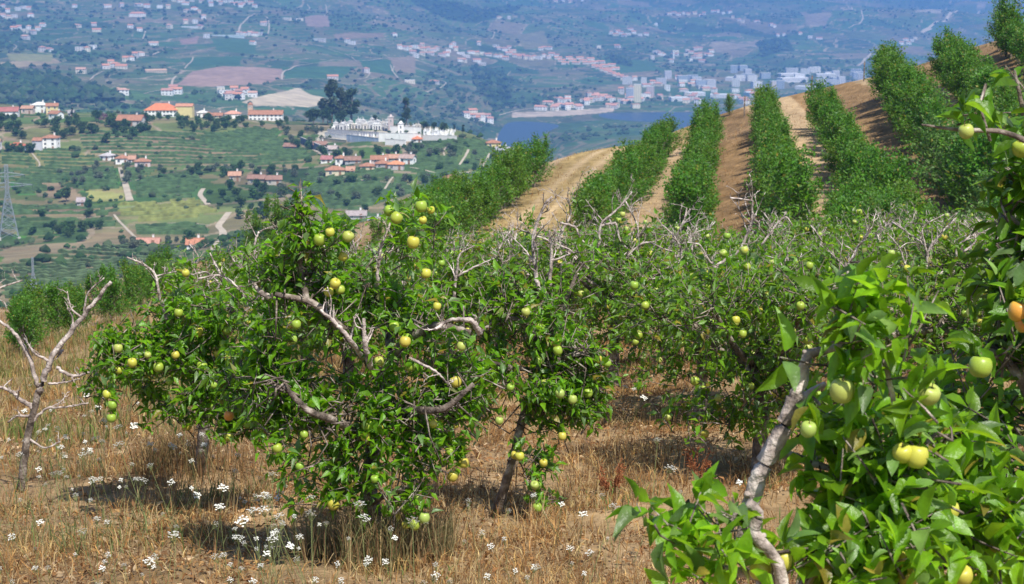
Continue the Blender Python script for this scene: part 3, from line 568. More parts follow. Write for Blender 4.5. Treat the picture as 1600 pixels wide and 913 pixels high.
t=apple_tree(bg_,[(np.vstack([bg_,PL([(1650,1000),(1640,800),(1630,650)],DG)]),[.06,.055,.05,.04]),(PL([(1640,760),(1600,600),(1560,555),(1530,550)],DG-.1),[.03,.024,.02,.018]),
   (PL([(1630,650),(1640,450),(1620,300),(1600,180),(1585,110)],DG),[.03,.022,.016,.01,.005]),(PL([(1640,420),(1600,360),(1570,330)],DG),[.014,.01,.006]),(PL([(1640,240),(1560,205),(1500,203),(1440,195)],DG-.3),[.012,.009,.007,.004]),
   (PL([(1640,700),(1580,720),(1510,700)],DG),[.02,.016,.01]),(PL([(1640,860),(1590,830),(1530,820)],DG),[.02,.016,.01])],
  [blob(1592,120,12,36,DG,.1,),blob(1592,225,16,30,DG,.12),blob(1530,180,14,18,DG-.2,.08),blob(1600,290,32,40,DG,.2),blob(1600,380,35,45,DG,.2),blob(1580,450,45,40,DG,.3),blob(1530,520,60,50,DG,.3),blob(1590,520,60,70,DG,.3),
   blob(1500,590,50,40,DG+.2,.3),blob(1580,650,70,70,DG,.3),blob(1560,740,90,60,DG,.35),blob(1590,850,80,70,DG,.3),blob(1475,660,50,60,DG+.3,.3)],
  215,.108,'apple tree cut by the right edge with dark glossy leaves and an orange apple',apples=FA,tmpl=LFULL,per=(5,9),lbase=(.08,.205,.011),yellow=.01)

# ================ further orchard trees (each its own) =================
def gen_tree(x,Y,h,wd,seed,label,nap=14,nleaf=380,dead=2,lb=(.085,.205,.010),yellow=.04,group=None,leafL=.09,dl=()):
    global rng; X=(x-800)/F*Y; b=on(X,Y); s=np.random.default_rng(seed); e=lambda dx,dy,dz: b+np.array([dx,dy,dz])
    lm=[([b,e(.02,0,.3*h),e(s.normal(0,.06),0,.5*h)],[.06,.05,.045])]; top=e(s.normal(0,.06),0,.48*h); bl=[]; dd=[]
    for k in range(5):
        a=k*1.26+s.uniform(-.3,.3); r=wd*s.uniform(.3,.46); z=h*s.uniform(.55,.85); tip=e(math.cos(a)*r,math.sin(a)*r*.8,z)
        lm.append(([top,(top+tip)/2+np.array([0,0,-.08]),tip],[.035,.025,.012])); bl.append((tip,(wd*.27,wd*.24,h*.2)))
        if k<dead: t2=tip+np.array([s.normal(0,.25),0,s.uniform(.25,.5)]); dd.append(([(top+tip)/2,tip,tip*.5+t2*.5+s.normal(0,.06,3),t2],.024))
    bl.append((e(0,0,.62*h),(wd*.33,wd*.3,h*.2))); bl.append((e(0,-.1,.42*h),(wd*.38,wd*.3,h*.15))); bl.append((e(-.2,-.15,.3*h),(wd*.36,wd*.26,h*.1)))
    dd+=[(PL(p_,b[1]-.55),r_) for p_,r_ in dl]
    return apple_tree(b,lm,bl,nleaf,leafL,label,group,nap=nap,deadlimbs=dd,apd=.078,lbase=lb,per=(5,9),yellow=yellow)
ts=[(1195,14.6,1.75,1.75,'apple tree with many yellow apples behind the close grey knobbly trunk',50,640,1),
 (1100,17.2,1.75,1.7,'apple tree with yellow fruit left of the fork above the dry grass gap',40,540,2),
 (960,19.5,1.8,1.5,'apple tree half smothered in a tangle of bare grey twigs right of the central clump',26,430,4),
 (1320,18.0,1.75,1.9,'apple tree with pale green fruit behind the blurred leaf sprays',36,540,2),
 (1470,17.0,1.8,1.9,'shady apple tree between the two close right trees',36,540,2),
 (1560,20,1.8,1.9,'far apple tree behind the orange apple at the right edge',14,400,2)]
c5=lambda L:[(650+x/2.667,150+y/2.667) for x,y in L]; c6=lambda L:[(1150+x/2.029,y/2.029) for x,y in L]
TGL={2:[(c5(q),r) for q,r in [([(600,530),(660,545),(690,600),(760,635)],.02),([(760,640),(770,540),(820,490),(870,440),(900,400)],.022),([(770,540),(830,530),(850,600),(890,650),(910,690),(890,750)],.018),([(860,700),(880,670),(960,610),(1040,640),(1090,650)],.018),
   ([(1110,790),(1105,650),(1060,570),(1020,535)],.022),([(920,770),(990,730),(1040,720),(1090,690)],.018),([(730,650),(735,610),(770,560)],.012),([(930,720),(1000,680),(1080,700),(1130,640)],.014),([(800,720),(840,680),(900,640),(930,560)],.014),([(690,700),(640,640),(590,620)],.014),
   ([(980,800),(960,720),(1000,600),(990,560)],.014),([(820,800),(800,720),(760,690)],.014),([(900,800),(1000,760),(1060,780)],.016)]],
 1:[(c5(q),r) for q,r in [([(1240,720),(1280,690),(1350,640),(1385,560),(1400,510),(1402,440),(1310,425)],.022),([(1400,510),(1430,535),(1430,560)],.016),([(1260,720),(1225,690),(1180,620),(1130,610)],.014),([(1440,620),(1500,540),(1540,505),(1570,540)],.016)]],
 3:[(c6(q),r) for q,r in [([(600,880),(610,800),(650,740),(700,690)],.022),([(610,820),(590,730),(660,680)],.014),([(690,880),(700,790),(740,750),(800,700)],.02),([(640,870),(700,850),(770,850),(830,790)],.018),([(545,880),(520,790),(480,740)],.016)]],
 4:[(c6(q),r) for q,r in [([(760,860),(790,800),(850,740),(900,700)],.02),([(720,800),(760,760),(740,710)],.014),([(860,830),(880,760),(905,730)],.014)]]}
for i,(x,Y,h,w,l,na,nl,dd) in enumerate(ts): gen_tree(x,Y,h,w,100+i,l,na,nl,dd,dl=TGL.get(i,()))
protos=[]
specs=[(1.75,1.9,3,(.085,.205,.010)),(1.6,1.7,4,(.085,.19,.012)),(1.55,1.8,4,(.08,.2,.011)),(1.45,1.6,5,(.09,.18,.014))]
place=[(700,22,0),(780,23,2),(860,22.5,1),(1040,22,2),(1150,23,0),(1250,22,1),(1360,23,0),(1450,22,3),(1540,24,2),(1630,23,0),
 (640,27,2),(720,28,1),(800,29,0),(880,28,3),(960,27,1),(1045,28,0),(1120,27,3),(1200,29,2),(1290,27,0),(1370,28,3),(1440,28,1),(1520,29,0),(1600,29,2),
 (620,35,0),(690,36,3),(760,37,2),(830,36,0),(905,35,1),(980,37,3),(1050,36,2),(1120,36,0),(1190,37,3),(1260,35,1),(1330,37,2),(1400,36,0),(1470,36,3),(1540,37,1),(1610,37,2),
 (540,20,2),(470,24,0),(560,29,1),(480,33,2),(400,26,3),(340,30,0)]
gl_={0:'low leafy apple tree with scattered yellow fruit in the massed rows',1:'thin apple tree full of bare grey twigs in the massed rows',2:'low bright green apple tree in the massed rows',3:'sparse small apple tree with dead grey limbs in the massed rows'}
bases={}
for i,(x,Y,k) in enumerate(place):
    if k not in bases:
        h,w,dd,lb=specs[k]; bases[k]=gen_tree(x,Y,h,w,200+k,gl_[k],nap=26 if k!=1 else 16,nleaf=430 if k in(0,2) else 330,dead=dd,lb=lb,group=['low leafy fruit trees in the massed rows','twiggy fruit trees in the massed rows','bright green fruit trees in the massed rows','sparse fruit trees in the massed rows'][k],leafL=.10); continue
    c=copy_tree(bases[k]); X=(x-800)/F*Y; c.location=tuple(on(X,Y)); c.rotation_euler=(0,0,rng.uniform(0,6.28)); s=rng.uniform(.85,1.12)*(.92 if Y>32 else 1); c.scale=(s*1.05,s*1.05,s)
# yellow-leaved bush in front of the track
gen_tree(770,25,1.5,1.1,77,'yellowing young apple tree at the foot of the rutted dirt track',nap=2,nleaf=200,dead=1,lb=(.20,.22,.03),yellow=.4)
gen_tree(1415,30,1.7,1.0,78,'yellow flowered shrub poking up before the dark hill rows','',nleaf=150,dead=1,lb=(.16,.17,.03),yellow=.4) if False else None
# ---------------------------------------------------------------- fruit trees in rows over the near hill
def row_tree(seed,h=2.2,w=1.5,n=2700,leaf=.115,base=(.056,.16,.012)):
    global rng; sv=rng; rng=np.random.default_rng(seed); g=G()
    g.tube([(0,0,-.2),(0.02,0,.5),(0,.03,1.2)],[.05,.045,.03],6,1)
    ns=26; tips=[]
    for k in range(ns):
        a=rng.uniform(0,6.28); z=h*rng.uniform(.25,.95); r=w*.5*rng.uniform(.3,1)*(1-.45*(z/h)**2); d=unit(np.array([math.cos(a)*r,math.sin(a)*r,.35+.5*z/h]))
        tip=np.array([math.cos(a)*r,math.sin(a)*r,z]); tips.append((tip,d)); g.tube([(0,0,z*.55),tip*.6+np.array([0,0,z*.3]),tip+d*.25],[.02,.012,.005],4,1)
    for k in range(7):
        a=rng.uniform(0,6.28); tip=np.array([math.cos(a)*w*.2,math.sin(a)*w*.2,h*rng.uniform(.85,1.05)]); tips.append((tip,unit(np.array([rng.normal(0,.2),rng.normal(0,.2),1]))))
    i=rng.integers(0,len(tips),n); T=np.array([t[0] for t in tips])[i]; Dd=np.array([t[1] for t in tips])[i]
    s=rng.uniform(-.4,.34,n); P=T+Dd*s[:,None]+rng.normal(0,.10,(n,3))*(1-.4*np.abs(s))[:,None]; P[:,2]=np.maximum(P[:,2],.12)
    D=unit(Dd+rng.normal(0,.7,(n,3))); Nm=unit(rng.normal(0,.5,(n,3))+np.array([0,0,1])); L=leaf*rng.uniform(.7,1.3,n)
    tm=(np.array([(0,0,0),(-.3,.5,.05),(0,1,-.1),(.3,.5,.05)]),[np.array([[0,3,1],[1,3,2]])])
    put_leaves(g,P,D,Nm,L,tm,0,leafcol(n,base,yellow=.035,pale=.06)); rng=sv
    return g.build('fruit_tree',[MT['hillleaf'],MT['bark']],link=False).data
RT=[row_tree(300+k,h=2.1+.1*k,w=1.5+.06*(k%3)) for k in range(6)]+[row_tree(320+k,h=1.9,w=1.7,base=(.062,.155,.028),n=2000) for k in range(2)]
lab=['in the short leftmost hill row','in the row left of the rutted track','in the row right of the rutted track','in the row left of the first brown bank',
 'in the row left of the wide path','in the row right of the wide path','in the row right of the second bank','in the row below the topmost bank','in the highest row']
shape=['small leafy fruit tree']*9
def put_tree(me,X,Y,s,label,group,name='fruit_tree',cat='fruit tree',dz=0,sz=None):
    o=bpy.data.objects.new(name,me); C.objects.link(o); o.location=tuple(on(X,Y,dz)); o.rotation_euler=(0,0,rng.uniform(0,6.28)); o.scale=(s,s,s if sz is None else sz); return tag(o,label,cat,group)
cnt=0
rr0=[68,56,60,56,52,52,52,56,66]; rr1=[r[2]+2.5 for r in ROWS]; rr1[1]-=7; print('rows',[(round(r[1]),round(r[2])) for r in ROWS])
for i in range(9):
    Y=rr0[i]
    while Y<rr1[i]:
        s=rng.uniform(.8,1.05)*((1.2 if i in (6,7) else 1)*(.66 if i<1 else .85 if i<2 else .88 if i<3 else .92+.1*(i>3)*(Y<72))); me=RT[rng.integers(0,6)] if (i<6 or Y>75) else RT[rng.integers(4,8)]
        put_tree(me,rowX(i,Y)+rng.normal(0,.12),Y,s*1.08,'leafy fruit tree '+lab[i],'fruit trees '+lab[i],sz=s*.95); cnt+=1
        Y+=(1.5 if Y>60 else 1.85)*rng.uniform(.72,1.3)+(1.2 if rng.random()<.06 else 0)
for k in range(30):
    Y=rng.uniform(41,51); x=rng.uniform(1290,1640); s=rng.uniform(.6,.85); put_tree(RT[rng.integers(4,8)],(x-800)/F*Y,Y,s,'low fruit tree in the thicket at the foot of the hill','low fruit trees in the thicket at the foot of the hill'); cnt+=1
# big shaggy bush at the top right and last trees by the crest
for (x,y,s,l) in [(1572,92,1.25,'tall shaggy fruit tree standing alone on the crest at the top right'),(1140,178,.5,'low fruit tree on the crest left of the first brown bank')]:
    p=gr(x,y,60,125); put_tree(RT[3],p[0],p[1],s,l,None)
# left flank rows falling away
for nm,pts,n in [('in the row on the left flank',[(0,562),(70,535),(140,515),(215,490),(262,470)],15),('in the row by the left earth strip',[(30,520),(110,500),(190,475),(250,455)],10),
                 ('in the row behind the bare limbs',[(330,470),(400,430),(470,400),(540,370)],12),('in the row behind the upper shoots',[(480,440),(540,415),(600,398)],6)]:
    P=np.array([gr(x,y,14,98)[:2] for x,y in pts]); t=np.linspace(0,1,n)
    for a in t:
        X=np.interp(a,np.linspace(0,1,len(P)),P[:,0]); Y=np.interp(a,np.linspace(0,1,len(P)),P[:,1]); s=rng.uniform(.36,.52)
        put_tree(RT[rng.integers(0,6)],X+rng.normal(0,.2),Y,s,'leafy fruit tree '+nm,'fruit trees '+nm); cnt+=1
for x,y,s,Y0 in [(392,400,.72,85),(425,396,.9,85),(452,398,.75,85)]:
    X=(x-800)/F*92; put_tree(RT[2],X,92,s,'dark rounded bush on the brow of the hill','dark bushes on the brow','bush','bush')
print('row trees',cnt)
# fence posts on the crest
for x,y in [(1163,182),(1268,150),(1350,118)]:
    p=gr(x,y,80,125); g=G(); g.tube([(0,0,-.2),(0,0,.6),(.02,0,1.25)],[.045,.04,.035],8,0); g.box((0,0,1.1),(.14,.04,.04)); tag(g.build('wooden_post',MT['bark'],loc=p),{1163:'weathered wooden post on the crest at the first brown bank',1268:'weathered wooden post beside the wide pale path',1350:'weathered wooden post on the crest at the second brown bank'}[x],'post')
# ---------------------------------------------------------------- dry grass, weeds, leaf litter, flowers
def blades(n,xr,yr,L,w,cols,dens=None,lean=.35,name='dry_grass',hi=None):
    Y=np.sqrt(rng.random(n)*(yr[1]**2-yr[0]**2)+yr[0]**2)if yr[1]<40 else np.exp(rng.uniform(math.log(yr[0]),math.log(yr[1]),n)); u=rng.uniform(*xr,n); X=u*Y
    tu=fbm(X*1.3,Y*1.3,71,3); keep=rng.random(n)<sst(.42,.6,tu)*.88+.12
    if dens is not None: keep&=dens(X,Y)
    X=X[keep];Y=Y[keep];n=len(X); Z=H(X,Y); L=L*rng.uniform(.35,1.15,n)*(.6+.9*fbm(X*.7,Y*.7,72,3)); a=rng.uniform(0,6.28,n); ln=rng.uniform(.1,1,n)*lean
    d=np.c_[np.cos(a),np.sin(a),np.zeros(n)]; b=rng.uniform(0,6.28,n); s=np.c_[np.cos(b),np.sin(b),np.zeros(n)]*w*rng.uniform(.6,1.4,(n,1)); up=np.array([0,0,1.])
    B=np.c_[X,Y,Z-.01]; M=B+up*L[:,None]*.55+d*(L*ln*.3)[:,None]; T=B+up*(L*(1-ln*.35))[:,None]+d*(L*ln)[:,None]
    V=np.stack([B-s,B+s,M+s*.8,M-s*.8,T],1).reshape(-1,3); o=(np.arange(n)*5)[:,None]
    cc=np.array(cols)[rng.integers(0,len(cols),n)]*rng.uniform(.55,1.35,(n,1)); rs=(sst(.5,.62,fbm(X*.6,Y*.6,79,3))*.65)[:,None]*(rng.random((n,1))<.75); cc=cc*(1-rs)+np.array([.25,.13,.05])*rs*rng.uniform(.6,1.3,(n,1)) if name!='green_weeds' else cc
    g=G(); g.add(V,[np.array([[0,1,2,3]])+o,np.array([[3,2,4]])+o],0,np.repeat(cc,5,0)); return tag(g.build(name,MT['grass']),kind='stuff')
straw=[(.44,.30,.11),(.33,.19,.065),(.50,.39,.18),(.24,.12,.04),(.34,.26,.14),(.15,.08,.035),(.40,.22,.075)]
blades(250000,(-.42,.42),(8.5,24),.14,.0030,straw,lean=1.6)
blades(15000,(-.32,.32),(8.5,22),.28,.0024,[(.34,.2,.09),(.45,.33,.17),(.25,.15,.07),(.40,.30,.15)],lean=.4,name='dry_weeds')
blades(120000,(-.42,.42),(22,46),.22,.005,straw,lean=.6)
blades(110000,(-.33,.33),(42,124),.17,.010,straw[1:],lambda X,Y:(fbm(X,Y,75)>.46),lean=.9,name='dry_grass')
blades(15000,(-.31,-.08),(12,24),.26,.003,[(.10,.15,.04),(.16,.19,.07),(.22,.2,.09)],lambda X,Y:(fbm(X*.8,Y*.5,76)>.47),lean=1.1,name='green_weeds')
blades(9000,(-.2,.3),(9,20),.12,.004,[(.10,.16,.04),(.14,.2,.06)],lambda X,Y:(fbm(X*1.5,Y*1.5,77)>.58),lean=.9,name='green_weeds')
blades(26000,(-.33,-.10),(17,55),.38,.006,[(.10,.15,.03),(.16,.17,.05),(.26,.22,.09)],lambda X,Y:(fbm(X*.5,Y*.3,176)>.40),lean=.8,name='green_weeds')
def around(bs,r): return lambda X,Y: np.any([((X-b[0])**2+(Y-b[1])**2)<r*r for b in bs],axis=0)
blades(90000,(-.2,.08),(10.3,16.5),.42,.0026,[(.12,.13,.05),(.22,.19,.09),(.34,.25,.12),(.20,.12,.06)],around([bl,bc],.5),lean=.7,name='dry_weeds')
# litter of fallen leaves and dead stalks
n=60000; Y=np.sqrt(rng.random(n)*(26**2-8.5**2)+8.5**2); X=rng.uniform(-.31,.31,n)*Y; k=fbm(X*.9,Y*.9,78,3)>.47; X=X[k];Y=Y[k];n=len(X)
g=G(); P=np.c_[X,Y,H(X,Y)+rng.uniform(.005,.05,n)]; D=unit(np.c_[rng.normal(size=(n,2)),rng.normal(0,.35,n)]); put_leaves(g,P,D,unit(np.array([0,0,1.])+rng.normal(0,.5,(n,3))),rng.uniform(.02,.07,n),LMED,0,np.array([(.29,.15,.06),(.36,.22,.09),(.20,.11,.05),(.44,.33,.2)])[rng.integers(0,4,n)]*rng.uniform(.6,1.2,(n,1)))
tag(g.build('leaf_litter',MT['grass']),kind='stuff')
# umbel flowers: one plant each
def umbel_me(kind):
    g=G(); h=.42+.1*kind; g.tube([(0,0,-.03),(.01,.01,h*.5),(.02,0,h)],[.004,.0035,.003],4,1)
    nf=20; 
    for k in range(nf):
        r=.045*math.sqrt((k+.5)/nf)*(1.0+.25*kind); a=k*2.4; c=np.array([.02+r*math.cos(a),r*math.sin(a),h+.045+.010*math.cos(k)-.15*r])
        g.tube([(.02,0,h),c],[.0012,.001],3,1); g.add(c+np.array([(math.cos(b)*.0105,math.sin(b)*.0105,.003) for b in np.arange(6)*1.047]),[(0,1,2,3,4,5)],0)
        for q in range(5):
            b=q*1.256+k; g.add(np.array([c,c+np.array([math.cos(b)*.011,math.sin(b)*.011,.002]),c+np.array([math.cos(b+.7)*.013,math.sin(b+.7)*.013,.004]),c+np.array([math.cos(b+1.2)*.010,math.sin(b+1.2)*.010,.002])]),[(0,1,2,3)],0)
    if kind: 
        for q in range(4): a=q*1.7+.4; z=h*(.2+.17*q); g.tube([(.01,.01,z),(.01+.06*math.cos(a),.06*math.sin(a),z+.05)],[.002,.0012],3,1)
    return g.build('wild_carrot',[MT['white_petal'],MT['stem']],link=False).data
UM=[umbel_me(k) for k in range(3)]
FL=[(20,700),(52,600),(95,708),(60,745),(130,735),(150,690),(165,745),(190,678),(205,676),(215,730),(230,688),(100,660),(75,670),(140,655),(165,640),(120,628),(40,690),(175,700),(210,745),(245,685),(260,705),(300,710),(310,695),(330,690),(350,710),(75,800),(80,885),(150,815),(180,815),(290,790),(272,712),(400,750),(425,745),(430,770),(440,790),(425,778),(450,775),(465,768),(480,800),(485,810),(380,835),(405,830),(400,850),(455,835),(445,825),(485,830),(515,878),(530,845),(560,890),(588,875),(605,845),(480,780),(395,870),(420,880),(440,870),(438,895),(305,870),(318,885),(258,875),(233,900),(165,860),(178,857),(185,860),(200,868),(145,852),(210,885),(350,890),(650,830),(685,815),(730,790),(755,785),(740,830),(780,850),(800,840),(815,790),(865,770),(880,760),(900,790),(960,775),(1020,690),(1165,735),(1100,800),(1080,770),(965,850),(940,840),(900,875),(640,905),(700,880),(820,905),(860,905),(990,720),(1050,620),(1000,600),(985,640),(1040,580),(1065,585),(1010,570),(960,590),(975,605),(90,640),(50,635),(25,655),(130,770),(100,790),(60,860),(30,820),(120,880),(20,890),(330,750),(360,770),(250,800),(305,650),(140,600),(180,615),(90,615),(330,610),(100,735),(180,725),(195,705),(220,660),(120,690),(155,665),(240,745),(268,735)]
FL+= [(rng.uniform(20,340),rng.uniform(620,760)) for _ in range(50)]+[(rng.uniform(380,500),rng.uniform(745,850)) for _ in range(26)]+[(rng.uniform(0,1100),rng.uniform(780,930)) for _ in range(36)]
for x,y in FL:
    # flower head height above ground ~ .45 m: find the ground point whose head projects there
    k=rng.integers(0,3); h=.47+.1*k; s=rng.uniform(.55,1.0); u,v=ray(x,y); Yy=np.linspace(8,30,600); zz=H(u*Yy,Yy)+h*s; q=np.nonzero(v*Yy<=zz)[0]; q=q[0] if len(q) else 599
    if x>430 and x<720 and Yy[q]>DC: pass
    o=bpy.data.objects.new('wild_carrot',UM[k]); C.objects.link(o); o.location=tuple(on(u*Yy[q],Yy[q])); o.rotation_euler=(rng.normal(0,.3),rng.normal(0,.3),rng.uniform(0,6.28)); ws=rng.uniform(.28,.72)*s*min(1,Yy[q]/12); o.scale=(ws,ws,s)
    w='by the left trees' if x<345 and y<770 else ('by the thick trunk' if 375<x<620 and y>735 else ('in the far grass' if y<735 and x>900 else ('at the bottom left' if x<375 else 'at the bottom centre')))
    tag(o,'white umbel flower on a thin stalk '+w,'wildflower','white umbel flowers '+w)
# dock: rust-red dead stalks
for x,y in [(955,775),(1090,750)]:
    p=gr(x,y,9,25); g=G()
    for q in range(9):
        a=rng.uniform(0,6.28); h=rng.uniform(.12,.26); tip=np.array([math.cos(a)*.1,math.sin(a)*.1,h]); g.tube([(0,0,-.02),tip*.5,tip],[.004,.003,.002],4,0,(.25,.09,.04))
        m=26; PP=tip*rng.uniform(.35,1,(m,1))+rng.normal(0,.012,(m,3)); put_leaves(g,PP,unit(rng.normal(size=(m,3))),unit(rng.normal(size=(m,3))),np.full(m,.03),LMED,0,np.tile((.30,.12,.05),(m,1)))
    tag(g.build('dock_plant',MT['grass'],loc=p),'rust red dead dock stalk '+{955:'right of the leaning trunk',948:'just behind another red stalk, right of the leaning trunk',1090:'left of the grey knobbly trunk',300:'at the foot of the left tree of the clump'}[x],'plant')
# ---------------------------------------------------------------- houses of the middle hill
WH=(.82,.81,.78); CR=(.62,.55,.38); YE=(.66,.55,.26); PK=(.55,.42,.36); GY=(.42,.42,.42); BL=(.34,.40,.50); ST=(.33,.28,.21)
OR=(.34,.165,.10); RD=(.42,.13,.07); FA=(.42,.24,.16); BR=(.26,.15,.11); GR=(.30,.29,.28)
def body(g,w,d,h,ridge,kind,col,dn=3.):
    g.box((0,0,(h-dn)/2),(w,d,h+dn),0,col=col)
    if kind=='gable': g.add([(-w/2,-d/2,h),(-w/2,d/2,h),(-w/2,0,h+ridge),(w/2,-d/2,h),(w/2,d/2,h),(w/2,0,h+ridge)],[(0,2,1),(3,4,5),(0,3,5,2),(1,2,5,4)],0,col)
def roofm(g,w,d,h,ridge,kind,col,ov=.5,mi=0):
    a,b=w/2+ov,d/2+ov; z0=h+.06-ridge*ov/(d/2)*(kind=='gable'); z1=h+.06+ridge; t=.22
    if kind=='gable': U=[(-a,-b,z0),(a,-b,z0),(a,0,z1),(-a,0,z1),(-a,b,z0),(a,b,z0)]; Fq=[(0,1,2,3),(3,2,5,4)]; rim=[0,1,2,5,4,3]
    else:
        e=max(a-b,0)+.01; U=[(-a,-b,h+.06),(a,-b,h+.06),(a,b,h+.06),(-a,b,h+.06),(-e,0,z1),(e,0,z1)]; Fq=[(0,1,5,4),(2,3,4,5),(1,2,5),(3,0,4)]; rim=[0,1,2,3]
    n=len(U); V=U+[(x,y,z-t) for x,y,z in U]; FF=list(Fq)+[tuple(i+n for i in f[::-1]) for f in Fq]
    for k in range(len(rim)): i,j=rim[k],rim[(k+1)%len(rim)]; FF.append((i,i+n,j+n,j))
    g.add(V,FF,mi,col)
    if kind=='gable': g.tube([(-a,0,z1+.03),(a,0,z1+.03)],.14,5,mi,tuple(c*.8 for c in col))
def window_at(root,c,w,h,face,depth=.12,name='window'):
    g=G(); 
    if face=='f': g.box(c,(w+.3,depth,h+.3),0,col=(.7,.69,.66)); g.box((c[0],c[1]-.03,c[2]),(w,depth,h),1); g.box((c[0],c[1]-.035,c[2]),(.07,depth+.02,h),0,col=(.7,.69,.66))
    else: g.box(c,(depth,w+.3,h+.3),0,col=(.7,.69,.66)); g.box((c[0]+.03,c[1],c[2]),(depth,w,h),1)
    return g.build(name,[MT['wall'],MT['glass']],root)
def chimney(root,x,y,z,col=WH):
    g=G(); g.box((x,y,z),(.7,.7,2.0),0,col=col); g.box((x,y,z+1.1),(.9,.9,.15),0,col=(.4,.3,.25)); g.build('chimney',MT['wall'],root)
def house(x,y,wpx,hpx,label,wall=WH,roof=OR,kind='gable',rz=0,ridge=None,dm=None,floors=None,name='house',wing=None,p=None,nwin=None,ch=True,group=None):
    p=gr(x,y,480,1600) if p is None else p; s=p[1]/F; w=wpx*s; h=hpx*s; d=dm or max(6,min(w*.75,12)); root=empty(name,p,rz); tag(root,label,'house' if name=='house' else name.replace('_',' '),group)
    ridge=ridge or min(d*.24,2.6); g=G(); body(g,w,d,h,ridge,kind,wall); g.build('wall',MT['wall'],root)
    g=G(); roofm(g,w,d,h,ridge,kind,roof); g.build('roof',MT['roof'],root)
    fl=floors or max(1,round(h/3.1)); n=nwin or max(2,int(w/3.6)); fh=h/fl
    for f in range(fl):
        for k in range(n):
            cx=-w/2+w*(k+.5)/n
            if f==0 and k==n//2:
                g=G(); g.box((cx,-d/2-.02,1.05),(1.1,.14,2.1),0,col=(.25,.14,.08)); g.build('door',MT['wall'],root); continue
            window_at(root,(cx,-d/2-.01,f*fh+fh*.55),1.15,min(1.4,fh*.5),'f')
        for k in range(max(1,int(d/4))): window_at(root,(w/2+.01,-d/2+d*(k+.5)/max(1,int(d/4)),f*fh+fh*.55),1.1,min(1.3,fh*.45),'s')
    if ch: chimney(root,w*.22,d*.12,h+ridge+.2)
    if wing:
        ox,oy,ww,wd,wh,rf,wc=wing; g=G(); gg=G(); body(gg,ww,wd,wh,1.2,'gable',wc); g.add(np.vstack(gg.V)+np.array([ox,oy,0]),[np.vstack(a) for (k,m),a in gg.F.items() if k==4]+[np.vstack(a) for (k,m),a in gg.F.items() if k==3],0,wc); g.build('annexe',MT['wall'],root)
        g=G(); gg=G(); roofm(gg,ww,wd,wh,1.2,'gable',rf,.35); g.add(np.vstack(gg.V)+np.array([ox,oy,0]),[np.vstack(a) for (k,m),a in gg.F.items()],0,rf); g.build('annexe_roof',MT['roof'],root)
    return root
